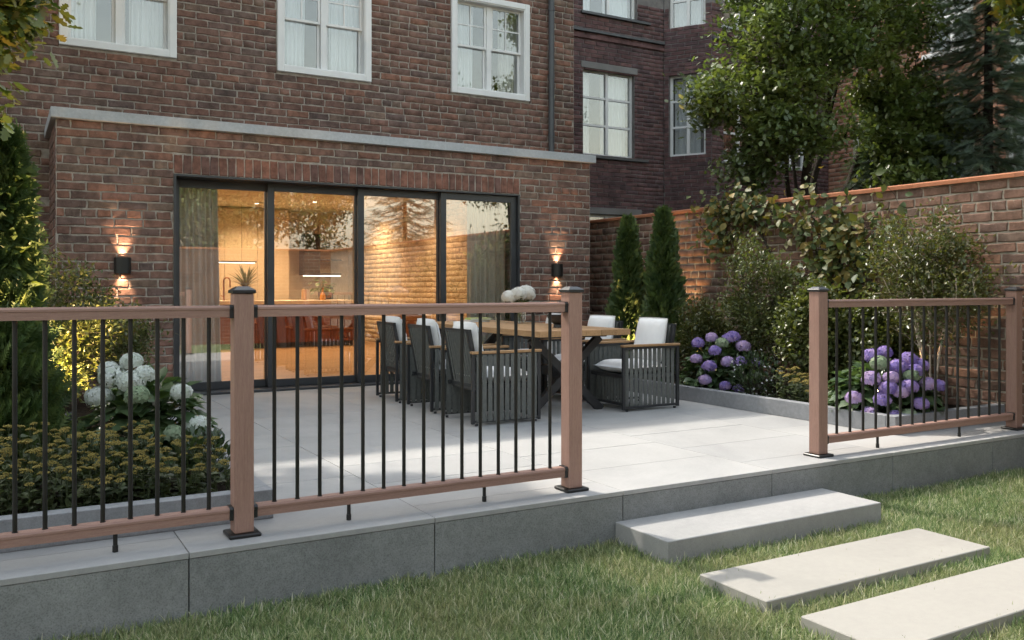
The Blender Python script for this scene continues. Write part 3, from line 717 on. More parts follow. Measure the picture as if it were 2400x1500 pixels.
# pendant bar
pn = thing("pendant_lamp", (3.75, 17.45, 1.66), "slim linear pendant lamp over the kitchen island", "lamp")
part("bar", MB().box(3.45, 4.33, 17.44, 17.475, 1.665, 1.69), M['darkcab'], pn); part("light_strip", MB().box(3.46, 4.30, 17.445, 17.47, 1.652, 1.664), M['strip'], pn)
part("cable", MB().tube([(4.05, 17.457, 1.69), (4.05, 17.457, RZ-.002)], .003, 6).tube([(3.55, 17.457, 1.69), (3.55, 17.457, RZ-.002)], .003, 6), M['darkcab'], pn)
# tap
tp = thing("kitchen_tap", (3.72, 17.5, .932), "copper arched tap on the kitchen island", "tap")
part("spout", MB().tube([(3.72,17.5,.932),(3.72,17.5,1.30)]+[(3.72+.06-.06*math.cos(a), 17.5, 1.30+.07*math.sin(a)) for a in np.linspace(.2, math.pi, 9)]+[(3.84,17.5,1.18)], .014, 10), M['copper'], tp, True)
part("lever", MB().tube([(3.72,17.5,1.0),(3.66,17.5,1.03)], .008, 8), M['copper'], tp, True)
# ceiling downlights and the room's warm light
lampcol = (1.0, .67, .36)
DL = [(2.0,11.35,55,"downlight added in the front row to brighten the door curtains, left"),(3.9,11.35,55,"downlight added in the front row to brighten the door curtains, middle"),(5.6,11.35,60,"downlight added in the front row to brighten the door curtains, right"),  # front row is added, to brighten the curtains behind the door
      (2.3,14.4,95,"lit downlight in the second row of the room, left"),(4.1,14.4,95,"lit downlight in the second row of the room, middle"),(6.0,14.4,110,"lit downlight in the second row, next to the painted brick wall"),
      (3.0,17.6,110,"lit downlight over the left end of the kitchen island"),(4.45,17.9,110,"lit downlight over the middle of the kitchen island"),(5.35,17.0,110,"lit downlight over the front of the kitchen island"),(6.3,17.3,110,"lit downlight over the right end of the kitchen island")]
for i, (x, y, en, lab) in enumerate(DL):
    d = thing("ceiling_downlight", (x, y, RZ-.002), lab, "downlight", "kitchen ceiling downlights")
    part("bezel", MB().lathe([(.055,-.001),(.055,-.006),(.042,-.006),(.042,-.001)], (x, y, RZ)), M['ceil'], d); part("lens", MB().lathe([(.0,-.003),(.0415,-.003)], (x, y, RZ), 20), M['down'], d)
    ld = bpy.data.lights.new("downlight", 'SPOT'); ld.energy = en; ld.color = lampcol; ld.spot_size = math.radians(140); ld.spot_blend = .8; ld.shadow_soft_size = .05
    lo = bpy.data.objects.new("downlight_light", ld); link(lo, d); lo.location = (0, 0, -.02)
# curtains by the door
rail = part("curtain_rail", MB().box(DX0-.1, DX1+.25, YE+.40, YE+.43, 2.60, 2.625), M['darkcab'], org=(3.8, YE+.4, 2.6)); tag(rail, "dark ceiling curtain rail behind the sliding door", "curtain rail")
curtain("door_curtain", 1.70, 2.155, YE+.42, .03, 2.60, M['linen'], "beige linen curtain at the left end of the sliding door", "curtain", 7, .045, 1.16, group="linen curtains at the door", seed=4)
curtain("door_curtain", 5.38, 6.02, YE+.42, .03, 2.60, M['linen'], "grey beige linen curtain at the right end of the sliding door", "curtain", 9, .04, 1.0, group="linen curtains at the door", seed=5)
# tan chair inside
tch = thing("tub_chair", (5.75, 13.4, .022), "tan leather tub chair inside the room behind the glass", "chair")
mb = MB(); V = []; n = 18
for j, (z, rr) in enumerate(((.38,.22),(.42,.30),(.60,.33),(.78,.34),(.80,.32),(.62,.29),(.46,.25))):
    for i in range(n+1):
        a = math.pi*(.05+.9*i/n)+math.pi*.5*0; V.append((5.75-rr*math.cos(a), 13.4-rr*math.sin(a)*.9, z-.10*(abs(math.cos(a))**2)*(j in (3,4))))
mb.add(V, [(j*(n+1)+i, j*(n+1)+i+1, (j+1)*(n+1)+i+1, (j+1)*(n+1)+i) for j in range(6) for i in range(n)])
part("tub", mb, M['rust'], tch, True); part("seat", MB().lathe([(0,.36),(.24,.36),(.27,.40),(.26,.45),(0,.46)], (5.75,13.4,0)), M['rust'], tch, True)
for sx in (-1,1):
    for sy in (-1,1): part("leg", MB().tube([(5.75+sx*.15,13.4+sy*.15,.37),(5.75+sx*.22,13.4+sy*.22,.022)], .012, 8), M['darkcab'], tch, True)
# yucca and leafy pot plant on the island, bottle, frame
def pot_plant(x, y, z, label, kind):
    t = thing("potted_plant", (x, y, z), label, "plant", "pot plants on the kitchen island")
    part("pot", MB().lathe([(0,0),(.07,0),(.095,.16),(.088,.16),(.08,.14),(0,.14)], (x,y,z), 20), M['pot'], t, True)
    if kind == 'yucca':
        n = 70; a = rng.random(n)*6.28; el = rng.uniform(-.35, 1.5, n); D = np.stack([np.cos(a)*np.cos(el), np.sin(a)*np.cos(el), np.sin(el)], 1)
        P = np.array([[x,y,z+.24]])+D*.02; N = np.cross(np.cross(D, [0,0,1.]+0*D), D)+1e-3
        npart("leaves", *(lambda s: (s[0], s[1]))(q := scatter(t_blade(4,.035,.25), P, D, N, np.stack([np.full(n,.5)*1.0, rng.uniform(.36,.52,n), np.full(n,.5)],1))), M['leaf_sedum'], t, q[2])
        part("stem", MB().tube([(x,y,z+.13),(x,y,z+.28)], .025, 8), M['stemw'], t, True)
    else:
        n = 34; a = rng.random(n)*6.28; rr = rng.uniform(.03,.2,n); P = np.stack([x+np.cos(a)*rr, y+np.sin(a)*rr, z+.2+rng.uniform(0,.24,n)-rr*.35], 1)
        D = np.stack([np.cos(a), np.sin(a), rng.uniform(-.7,.2,n)], 1); q = scatter(T_LEAF, P, D, np.array([[0,0,1.]])+rdir(n)*.3, rng.uniform(.11,.17,n))
        npart("leaves", q[0], q[1], M['leaf_hyd'], t, q[2])
        mb = MB()
        for p in P[:16]: mb.tube([(x,y,z+.12),((x+p[0])/2,(y+p[1])/2,p[2]+.01),tuple(p)], .004, 5)
        part("stems", mb, M['stemg'], t, True)
pot_plant(4.09, 17.3, .932, "spiky yucca in a dark pot on the kitchen island", 'yucca')
pot_plant(5.62, 17.35, .932, "leafy green pot plant on the kitchen island", 'leafy')
bt = thing("glass_bottle", (5.55, 17.12, .932), "amber glass bottle beside the leafy pot plant", "bottle"); part("body", MB().lathe([(0,0),(.05,0),(.062,.04),(.05,.11),(.02,.17),(.018,.22),(0,.22)], (5.55,17.12,.932), 18), M['amber'], bt, True); part("stopper", MB().lathe([(0,.221),(.02,.221),(.02,.25),(0,.25)], (5.55,17.12,.932), 12), M['copper'], bt, True)
cb = part("chopping_board", MB().box(5.22, 5.25, 17.2, 17.45, .932, 1.14, .004), M['teak'], org=(5.23,17.3,.932)); tag(cb, "upright wooden board on the kitchen island left of the leafy plant", "board")
pf = thing("picture_frame", (6.3, 19.1, .912), "small dark picture frame leaning on the far counter", "picture frame"); part("frame", MB().box(6.2, 6.42, 19.06, 19.08, .912, 1.2, .004), M['darkcab'], pf); part("print", MB().box(6.235, 6.385, 19.056, 19.0595, .96, 1.15), M['rust'], pf)

# ================================================================== RAILINGS
YR = 4.315
RAILP = [(-.030,.0),(.030,.0),(.030,.034),(.033,.036),(.033,.046),(.026,.0545),(-.026,.0545),(-.033,.046),(-.033,.036),(-.030,.034)]
def railing(label, posts, spans):
    t = thing("railing", (posts[0][0], YR, 0), label, "railing", "railings along the patio edge")
    for (x, z) in posts:
        p = part("post", MB().box(x-.0455, x+.0455, YR-.0455, YR+.0455, .018, 1.152, .004), M['comp_z'], t)
        c = .054
        part("post_cap", MB().box(x-c, x+c, YR-c, YR+c, 1.1525, 1.170, .003).add([(x-c+.004,YR-c+.004,1.170),(x+c-.004,YR-c+.004,1.170),(x+c-.004,YR+c-.004,1.170),(x-c+.004,YR+c-.004,1.170),(x-.026,YR-.026,1.186),(x+.026,YR-.026,1.186),(x+.026,YR+.026,1.186),(x-.026,YR+.026,1.186)],[(0,1,5,4),(1,2,6,5),(2,3,7,6),(3,0,4,7),(4,5,6,7)]), M['blackcap'], p)
        part("base_plate", MB().box(x-.075, x+.075, YR-.075, YR+.075, .001, .018, .005), M['black'], p)
    for (x0, x1, bal, sup) in spans:
        for nm, z in (("top_rail", 1.040), ("bottom_rail", .086)):
            rl = part(nm, MB().extrude(RAILP, (x0+.002, YR, z), (x1-.002, YR, z), (0,1,0), (0,0,1)), M['comp_x'], t)
            for xx, s in ((x0, 1), (x1, -1)):
                if xx < -3: continue
                q = [(a*1.14, (b-.027)*1.14+.027) for a, b in RAILP]
                part("rail_bracket", MB().extrude(q, (xx+s*.0005, YR, z), (xx+s*.018, YR, z), (0,1,0), (0,0,1)), M['blackcap'], t)
        for x in bal:
            b = part("baluster", MB().tube([(x, YR, .139), (x, YR, 1.041)], .0098, 12), M['black'], t, True)
            part("collar", MB().tube([(x, YR, .140), (x, YR, .1435)], .0125, 12), M['black'], b, True)
        for x in sup:
            part("support_foot", MB().tube([(x, YR, .001), (x, YR, .087)], .0098, 12).tube([(x, YR, .001), (x, YR, .03)], .0125, 12), M['black'], t, True)
P1, P2, P3, P4 = 1.003, 2.893, 4.972, 7.325
railing("left run of brown composite railing with black balusters", [(P1-1.89,0),(P1,0),(P2,0)],
        [(P1-1.89+.047, P1-.047, [.056+.1134*k for k in range(-7, 8)], [.447, -.35]), (P1+.047, P2-.047, [1.157+.1133*k for k in range(15)], [1.535, 2.315])])
railing("right run of brown composite railing in front of the purple hydrangea", [(P3,0),(P4,0)],
        [(P3+.047, P4-.047, [5.160+.1399*k for k in range(15)], [5.60, 6.58])])

# ================================================================== WALL LAMPS
def wall_lamp(x, z, label):
    t = thing("wall_lamp", (x, YE, z), label, "wall lamp", "up and down wall lamps beside the sliding door")
    h = .083; n = 20; mb = MB(); V = []
    for zz, rs in ((-h,(.082,.076)), (h,(.082,.076))):
        for r_ in rs:
            for i in range(n+1):
                a = math.pi*i/n; V.append((x-r_*math.cos(a), YE-.012-r_*1.05*math.sin(a), z+zz))
    m = n+1; F = []
    for i in range(n):
        F += [(i, i+1, 2*m+i+1, 2*m+i), (m+i+1, m+i, 3*m+i, 3*m+i+1), (2*m+i, 2*m+i+1, 3*m+i+1, 3*m+i), (m+i, m+i+1, i+1, i)]
    mb.add(V, F); part("shade", mb, M['black'], t, True)
    part("back_plate", MB().box(x-.084, x+.084, YE-.012, YE-.004, z-h, z+h, .002), M['black'], t)
    part("lamp_core", MB().box(x-.06, x+.06, YE-.075, YE-.0125, z-.03, z+.03, .003), M['black'], t)
    for s in (1, -1):
        part("lens", MB().lathe([(0,0),(.022,0),(.022,s*.004),(0,s*.004)], (x, YE-.045, z+s*.031), 16), M['lampglow'], t)
        ld = bpy.data.lights.new("wall_lamp", 'SPOT'); ld.energy = 19.0; ld.color = (1.0,.68,.42); ld.spot_size = math.radians(66); ld.spot_blend = 1.0; ld.shadow_soft_size = .012
        lo = bpy.data.objects.new("wall_lamp_light", ld); link(lo, t); lo.location = (0, -.045, s*.040); lo.rotation_euler = (math.radians(180-4) if s > 0 else math.radians(4), 0, 0)
wall_lamp(1.115, 1.411, "lit black up and down wall lamp left of the sliding door")
wall_lamp(6.525, 1.413, "lit black up and down wall lamp right of the sliding door")

# ================================================================== DINING SET
TX0, TX1, TY0, TY1, TZ = 4.155, 5.165, 6.70, 9.30, .79
tb = thing("dining_table", (4.66, 8.0, 0), "long teak plank dining table with dark crossed steel legs", "table")
for i in range(6):
    w = (TX1-TX0)/6; part("plank", MB().box(TX0+i*w+.001, TX0+(i+1)*w-.001, TY0+R.uniform(0,.004), TY1, TZ-.055, TZ-R.uniform(0,.0012), .0025), M['teak'], tb)
for y in (7.05, 8.95):
    part("cleat", MB().box(TX0+.06, TX1-.06, y-.045, y+.045, TZ-.085, TZ-.0555), M['chairmetal'], tb)
    part("crossed_leg", MB().beam((TX0+.10, y, .0), (TX1-.12, y, TZ-.087), .075, .055, (0,1,0)), M['chairmetal'], tb)
    part("crossed_leg", MB().beam((TX1-.10, y+.003, .0), (TX0+.12, y+.003, TZ-.087), .0751, .056, (0,1,0)), M['chairmetal'], tb)
part("stretcher_beam", MB().box(4.62, 4.70, 7.09, 8.91, .33, .42), M['chairmetal'], tb)

def make_chair():
    t = thing("dining_chair", (0,0,0), "charcoal strap armchair", "chair", "charcoal strap armchairs around the dining table")
    me = M['chairmetal']; D0, D1, Wd, AZ = -.34, .34, .295, .612
    for s in (-1, 1):
        y = s*Wd
        fr = part("side_frame", MB().box(D0, D0+.028, y-.014, y+.014, .018, AZ, .002).box(D1-.028, D1, y-.014, y+.014, .018, AZ, .002).box(D0+.028, D1-.028, y-.0135, y+.0135, .028, .048, .002).box(D0+.028, D1-.028, y-.0135, y+.0135, AZ-.022, AZ, .002), me, t)
        n = 11; w = (D1-D0-.07)/n
        for k in range(n):
            x = D0+.035+w*(k+.5); part("strap", MB().box(x-.0205, x+.0205, y-.0155, y-.0138, .035, AZ-.006), M['strap'], fr)
        part("armrest", MB().box(D0-.004, D1+.006, y-.026, y+.026, AZ+.001, AZ+.023, .004), M['teak_x'], t)
        for xx in (D0+.05, D1-.05): part("foot", MB().tube([(xx, y, 0), (xx, y, .019)], .014, 8), me, t)
    sf = part("seat_frame", MB().box(D0+.05, D1-.04, -Wd+.0145, -Wd+.04, .31, .345).box(D0+.05, D1-.04, Wd-.04, Wd-.0145, .31, .345).box(D1-.066, D1-.04, -Wd+.041, Wd-.041, .311, .344).box(D0+.08, D0+.11, -Wd+.041, Wd-.041, .311, .344).box(D0+.111, D1-.067, -Wd+.041, Wd-.041, .33, .343), me, t)
    part("lower_bar", MB().box(D1-.07, D1-.046, -Wd+.0145, Wd-.0145, .05, .074), me, t)
    for k in range(10):
        y = -Wd+.05+(2*Wd-.1)*(k+.5)/10; part("strap", MB().box(D1-.076, D1-.0725, y-.0185, y+.0185, .05, .345), M['strap'], sf)
    # tilted back
    b0, b1 = Vector((-.235, 0, .30)), Vector((-.335, 0, .805)); tx = (b1-b0).normalized()
    bf = part("back_frame", MB().beam((b0.x,-.24,b0.z),(b1.x,-.24,b1.z),.028,.03,(1,0,0)).beam((b0.x,.24,b0.z),(b1.x,.24,b1.z),.028,.03,(1,0,0)).beam((b1.x,-.254,b1.z),(b1.x,.254,b1.z),.03,.03).beam((b0.x,-.254,b0.z),(b0.x,.254,b0.z),.03,.03), me, t)
    for k in range(9):
        y = -.215+.43*(k+.5)/9; mb = MB(); d = Vector((.0165,0,.0033))
        for sg in (-1, 1):
            c0, c1 = b0+d*sg, b1+d*sg; mb.add([(c0.x,y-.018,c0.z),(c0.x,y+.018,c0.z),(c1.x,y+.018,c1.z),(c1.x,y-.018,c1.z),(c0.x+.002,y-.018,c0.z),(c0.x+.002,y+.018,c0.z),(c1.x+.002,y+.018,c1.z),(c1.x+.002,y-.018,c1.z)],[(0,1,2,3),(7,6,5,4),(0,4,5,1),(1,5,6,2),(2,6,7,3),(3,7,4,0)])
        part("strap", mb, M['strap'], bf)
    def pillow(c, ax, ay, az, hx, hy, hz, name):          # rounded cushion, thickness along az
        n = 10; V = []; F = []
        for sgn in (1, -1):
            for j in range(n+1):
                for i in range(n+1):
                    u, v = -1+2*i/n, -1+2*j/n; e = (1-abs(u)**6)*(1-abs(v)**6); rr = 1-.03*(abs(u)*abs(v))**3
                    th = hz*(.62*e**.30+.38*e)+.004*math.sin(u*5+v*3+sgn)
                    V.append(Vector(c)+Vector(ax)*u*hx*rr+Vector(ay)*v*hy*rr+Vector(az)*sgn*(th if e > 0 else 0))
        m = (n+1)**2
        for k in range(2):
            for j in range(n):
                for i in range(n):
                    a = k*m+j*(n+1)+i; q = (a, a+1, a+n+2, a+n+1); F.append(q if k == 0 else q[::-1])
        mb = MB(); mb.add(V, F); bm_ = part(name, mb, M['cushion'], t, True)
        b = bmesh.new(); b.from_mesh(bm_.data); bmesh.ops.remove_doubles(b, verts=b.verts, dist=.0005); b.to_mesh(bm_.data); b.free()
        sub = bm_.modifiers.new("soft", 'SUBSURF'); sub.levels = 1; sub.render_levels = 1
        return bm_
    pillow((.03, 0, .405), (1,0,0), (0,1,0), (0,0,1), .275, .262, .058, "seat_cushion")
    nrm = Vector((tx.z, 0, -tx.x)); c = b0+tx*.35+nrm*.085
    pillow(c, (0,1,0), tuple(tx), tuple(nrm), .235, .225, .062, "back_cushion")
    return t
ch = make_chair()
spots = [(3.81, 6.985, 0, "charcoal strap armchair, nearest on the left side of the table"), (3.835, 7.85, 0, "charcoal strap armchair, second of three on the left side of the table"), (3.84, 8.70, 0, "charcoal strap armchair on the left of the table, closest to the glass door"),
         (5.45, 7.045, math.pi, "charcoal strap armchair, nearest on the right side of the table, beside the planting bed"), (5.46, 7.92, math.pi, "charcoal strap armchair, second on the right side of the table"), (5.45, 8.78, math.pi, "charcoal strap armchair on the right of the table, closest to the brick wall")]
for i, (x, y, rz, lab) in enumerate(spots):
    c = ch if i == 0 else copy_tree(ch)
    c.location = (x, y, .0008); c.rotation_euler = (0, 0, rz+R.uniform(-.04,.04)); c["label"] = lab
# ---- on the table
def floret_ball(c, r, n, size, T=T_FLORET, low=-.55, squash=.85):
    k = np.arange(n)+.5; z = 1-(1-low)*k/n; ph = k*2.39996; rr = np.sqrt(np.maximum(0, 1-z*z)); D = np.stack([np.cos(ph)*rr, np.sin(ph)*rr, z], 1)
    D += rng.normal(size=D.shape)*.08; D = unit(D); P = np.array(c)+D*np.array([r, r, r*squash])*(1+rng.normal(size=(n,1))*.05)
    tang = unit(np.cross(D, rdir(n)))
    return scatter(T, P, tang, D+rdir(n)*.25, size*(1+.25*(rng.random(n)-.5)))
vx, vy = 4.97, 8.42
va = thing("flower_vase", (vx, vy, TZ), "clear glass vase with cream white hydrangea blooms on the table", "vase")
part("glass", MB().lathe([(.0,.004),(.048,.004),(.052,.02),(.055,.19),(.058,.19),(.056,.01),(.05,.0005),(0,.0005)], (vx,vy,TZ), 24), M['vglass'], va, True)
mb = MB(); heads = [(-.13,.02,.285,.085),(-.045,-.03,.315,.088),(.07,.0,.33,.095),(.0,.09,.30,.085),(.13,.06,.30,.08)]
for dx, dy, dz, r_ in heads: mb.tube([(vx+R.uniform(-.03,.03), vy+R.uniform(-.03,.03), TZ+.015), (vx+dx*.25, vy+dy*.25, TZ+.18), (vx+dx, vy+dy, TZ+dz-.03)], .004, 6)
part("stems", mb, M['stemg'], va, True)
for dx, dy, dz, r_ in heads:
    q = floret_ball((vx+dx, vy+dy, TZ+dz), r_, 190, .028); npart("bloom", q[0], q[1], M['petal_cream'], va, q[2])
n = 16; a = rng.random(n)*6.28; P = np.stack([vx+np.cos(a)*.05, vy+np.sin(a)*.05, TZ+.2+rng.random(n)*.06], 1); q = scatter(T_LEAF, P, np.stack([np.cos(a), np.sin(a), rng.uniform(-.3,.5,n)], 1), np.array([[0,0,1.]])+rdir(n)*.3, rng.uniform(.08,.13,n)); npart("leaves", q[0], q[1], M['leaf_hyd'], va, q[2])
bo = thing("bowl", (4.72, 7.26, TZ), "dark footed bowl on the near end of the table", "bowl")
part("foot", MB().lathe([(0,.0005),(.055,.0005),(.052,.03),(.045,.035),(0,.035)], (4.72,7.26,TZ), 24), M['bowl'], bo, True); part("dish", MB().lathe([(0,.036),(.05,.036),(.10,.07),(.125,.125),(.119,.125),(.095,.078),(0,.05)], (4.72,7.26,TZ), 28), M['bowl'], bo, True)
for i, (z, h, dx, rot, mt, lab) in enumerate(((0, .022, 0, .1, 'bookwhite', "white book lying at the bottom of the pile on the table"), (.0225, .02, .03, -.12, 'bookgreen', "green and white book lying on top of the pile"))):
    bk = thing("book", (4.72+dx, 9.0, TZ+z), lab, "book", "books on the table"); bk.rotation_euler = (0,0,rot); ORG[bk] = Vector((0,0,0))
    part("cover", MB().box(-.13,.13,-.095,.095,.0006,.003).box(-.13,.13,-.095,.095,h-.003,h).box(-.13,-.127,-.0949,.0949,.0031,h-.0031), M[mt], bk); part("pages", MB().box(-.1265,.124,-.09,.09,.0031,h-.0031), M['paper'], bk)
cu = part("tealight_glass", MB().lathe([(0,.003),(.033,.003),(.036,.085),(.039,.085),(.037,.001),(0,.001)], (4.93,8.86,TZ), 20), M['vglass'], org=(4.93,8.86,TZ), smooth=True); tag(cu, "small clear glass tumbler between the books and the vase", "glass")

# ================================================================== GARDEN WALLS
XW, WT = 7.70, 2.145
gw = thing("garden_wall", (XW+.1, 5, ZL), "sunlit reddish brick garden wall with terracotta coping on the right", "wall")
brick_wall(gw, "wall", (XW, 11.52, ZL), (0,-1,0), (-1,0,0), 14.0, WT-ZL, [], 299, M['gbrick'], M['gmortar'], .22, seed=31, course=.0945, L=.285, joint=.0155, skip=lambda a, b, c, d: a > 9.2)
for k in range(14):
    part("coping_length", MB().extrude([(-.025,0),(.245,0),(.245,.035),(.20,.05),(.02,.05),(-.025,.035)], (XW, 11.52-k, WT+.001), (XW, 11.52-k-.997, WT+.001), (1,0,0), (0,0,1)), M['terracotta'], gw)
def brick_tex(name, c1, c2, mort, s=1.0, axes='XZ'):
    t = NT(name); g = t.n("NewGeometry"); sx = t.n("SeparateXYZ", inp={0: (g, 'Position')}); cb_ = t.n("CombineXYZ", inp={0: (sx, axes[0]), 1: (sx, 'Z')})
    b = t.n("TexBrick", inp={'Vector': cb_, 'Color1': (*c1,1), 'Color2': (*c2,1), 'Mortar': (*mort,1), 'Scale': 1.0, 'Mortar Size': .008, 'Brick Width': .29*s, 'Row Height': .092*s})
    nz = t.noise(t.pos(), 3, 5); c = t.mix(1.0, b, t.ramp(nz, [(.3, (.75,)*3), (.7, (1.2,)*3)]), 'MULTIPLY')
    return t.done(t.bsdf(c, .9, b, -.4, .01, spec=.2))
M['bw'] = brick_tex("back_wall_brick", (.12,.058,.038), (.09,.045,.032), (.17,.145,.12))
b2 = thing("back_garden_wall", (1.8, -2.6, ZL), "brick garden wall at the far end of the lawn seen only in the glass", "wall")
part("wall", MB().box(-4.5, XW+.2, -2.7, -2.48, ZL, WT), M['bw'], b2); part("coping", MB().box(-4.5, XW+.22, -2.72, -2.45, WT+.001, WT+.05, .004), M['terracotta'], b2)

# ================================================================== NEIGHBOUR HOUSES
def neighbour_window(root, p0, u, w, z0, z1, mats, tr=True, curtain_mat='sheer', bars=2, full=False):
    """p0: left bottom on the wall face, u: direction to the right, outward normal n = u x z"""
    u = Vector(u); n = Vector((u.y, -u.x, 0)); p0 = Vector(p0)
    def bx(mb, a0, a1, d0, d1, b0, b1):
        c = [p0+u*a+n*d+Vector((0,0,b)) for a in (a0,a1) for d in (d0,d1) for b in (b0,b1)]
        return mb.add(c, [(0,1,3,2),(4,6,7,5),(0,4,5,1),(2,3,7,6),(0,2,6,4),(1,5,7,3)])
    h = z1-z0; f = .05; win = part("window", (lambda m: (bx(m,0,f,-.14,-.09,0,h), bx(m,w-f,w,-.14,-.09,0,h), bx(m,f,w-f,-.139,-.091,0,f), bx(m,f,w-f,-.139,-.091,h-f,h), m)[-1])(MB()), M[mats], root)
    part("mullion", bx(MB(), w/2-.03, w/2+.03, -.14, -.085, f, h-f), M[mats], win)
    for q in ((.36,.68) if bars == 2 else (.5,)): part("transom", bx(MB(), f, w-f, -.137, -.088, h*q-.02, h*q+.02), M[mats], win)
    part("pane", bx(MB(), f-.005, w-f+.005, -.118, -.115, f-.005, h-f+.005), M['dglass'], win)
    V = []; F = []; nu = 64
    for b in (f, h-f):
        for i in range(nu+1):
            a = f+(w-2*f)*i/nu; V.append(p0+u*a+n*(-.24+.018*math.sin(a*55))+Vector((0,0,b)))
    cur = MB(); k0 = nu+1; keep = [i for i in range(nu) if full or not (.22 < (i/nu) < .46)]
    cur.add(V, [(i, i+1, k0+i+1, k0+i) for i in keep]); part("blind", cur, M[curtain_mat], win)
    return win
dh = thing("dark_house", (10, 16, ZL), "dark purple brown brick house with a bay behind the garden wall", "house")
YN = 13.5; DH = 8.4
g = lambda z: z-ZL
dw = [(9.31-7.6, 10.50-7.6, g(3.63), g(5.24)), (9.31-7.6, 10.56-7.6, g(6.28), g(7.7)), (9.2-7.6, 10.60-7.6, g(.9), g(2.55))]
brick_wall(dh, "front_wall", (7.6, YN, ZL), (1,0,0), (0,-1,0), 11.213-7.6, DH, dw, 299, M['dbrick'], M['dmortar'], .3, seed=41, course=.078, L=.27, joint=.011, simple=True, header_every=0, skip=lambda a, b, c, d: d < 2.3 or b < 1.0 or c > 6.9)
cx0, cy0, cx1, cy1 = 11.213, YN, 11.71, 12.70
cu_ = Vector((cx1-cx0, cy1-cy0, 0)); cl = cu_.length; cu_.normalize(); cn = Vector((cu_.y, -cu_.x, 0))
bwin = [(.10, cl-.12, g(3.72), g(5.30)), (.10, cl-.12, g(6.2), g(7.7))]
brick_wall(dh, "bay_side_wall", (cx0, cy0, ZL), cu_, cn, cl, DH, bwin, 200, M['dbrick'], M['dmortar'], .3, seed=42, course=.078, L=.27, joint=.011, simple=True, header_every=0, skip=lambda a, b, c, d: d < 2.3 or c > 6.9)
fw = [(12.02-cx1, 12.95-cx1, g(3.6), g(5.2)), (12.02-cx1, 12.95-cx1, g(6.2), g(7.7)), (13.5-cx1, 14.3-cx1, g(3.6), g(5.2)), (13.5-cx1, 14.3-cx1, g(6.2), g(7.7))]
brick_wall(dh, "bay_front_wall", (cx1, cy1, ZL), (1,0,0), (0,-1,0), 14.94-cx1, DH, fw, 200, M['dbrick'], M['dmortar'], .3, seed=43, course=.078, L=.27, joint=.011, simple=True, header_every=0, skip=lambda a, b, c, d: d < 2.3 or c > 6.9)
part("house_core", MB().box(7.85, 14.9, 14.7, 15, ZL, DH+ZL).box(7.85, 14.9, 13.85, 15, DH+ZL-.2, DH+ZL).box(14.6, 14.9, 12.8, 14.7, ZL, DH+ZL).box(7.85, 14.6, 13.85, 14.69, 2.8, 3.0).box(7.85, 14.6, 13.85, 14.69, 5.75, 5.95), M['reveal'], dh)
for a, b, c, d in dw:
    neighbour_window(dh, (7.6+a, YN, ZL+c), (1,0,0), b-a, c, d, 'white')
    part("lintel", MB().box(7.6+a-.05, 7.6+b+.06, YN-.012, YN+.1, ZL+d, ZL+d+.12, .004), M['foam'], dh); part("window_sill", MB().box(7.6+a-.06, 7.6+b+.3, YN-.05, YN+.08, ZL+c-.05, ZL+c-.002, .003), M['pipe'], dh)
for a, b, c, d in bwin: neighbour_window(dh, Vector((cx0, cy0, ZL+c))+cu_*a, tuple(cu_), b-a, c, d, 'white', full=True)
for a, b, c, d in fw:
    neighbour_window(dh, (cx1+a, cy1, ZL+c), (1,0,0), b-a, c, d, 'white', curtain_mat='reveal'); part("window_sill", MB().box(cx1+a-.05, cx1+b+.05, cy1-.05, cy1+.08, ZL+c-.05, ZL+c-.002, .003), M['coping'], dh)
for z, hh, dpt in ((5.90, .05, .05), (5.78, .06, .03)):
    part("string_course", MB().box(7.6, cx0-.01, YN-dpt, YN+.006, z, z+hh, .003), M['pipe'] if dpt > .04 else M['dbrick'], dh)
    part("string_course", MB().box(cx1+.01, 14.93, cy1-dpt, cy1+.006, z, z+hh, .003), M['pipe'] if dpt > .04 else M['dbrick'], dh)

oh = thing("orange_house", (15.5, 9, ZL), "pale orange brick house with white windows behind the spruce", "house")
XO = 14.95; OH = 9.0; OY1 = 13.3
ow = [(OY1-10.45, OY1-9.55, g(5.5), g(7.3)), (OY1-8.95, OY1-8.05, g(4.9), g(7.0)), (OY1-10.45, OY1-9.55, g(2.4), g(4.2)), (OY1-8.95, OY1-8.05, g(2.2), g(4.2)), (OY1-12.1, OY1-11.3, g(2.4), g(4.4))]
brick_wall(oh, "side_wall", (XO, OY1, ZL), (0,-1,0), (-1,0,0), 5.5, OH, ow, 200, M['obrick'], M['omortar'], .3, seed=51, course=.09, L=.29, simple=True, header_every=0, skip=lambda a, b, c, d: d < 2.2 or c > 7.6)
part("house_core", MB().box(XO+1.0, XO+1.2, OY1-5.5, OY1, ZL, ZL+OH).box(XO+.3, XO+1.2, OY1-5.5, OY1, ZL+OH-.2, ZL+OH-.01), M['foam'], oh)
for a, b, c, d in ow:
    neighbour_window(oh, (XO, OY1-a, ZL+c), (0,-1,0), b-a, c, d, 'white'); part("window_sill", MB().box(XO-.08, XO+.1, OY1-b-.06, OY1-a+.06, ZL+c-.09, ZL+c-.002, .004), M['white'], oh)

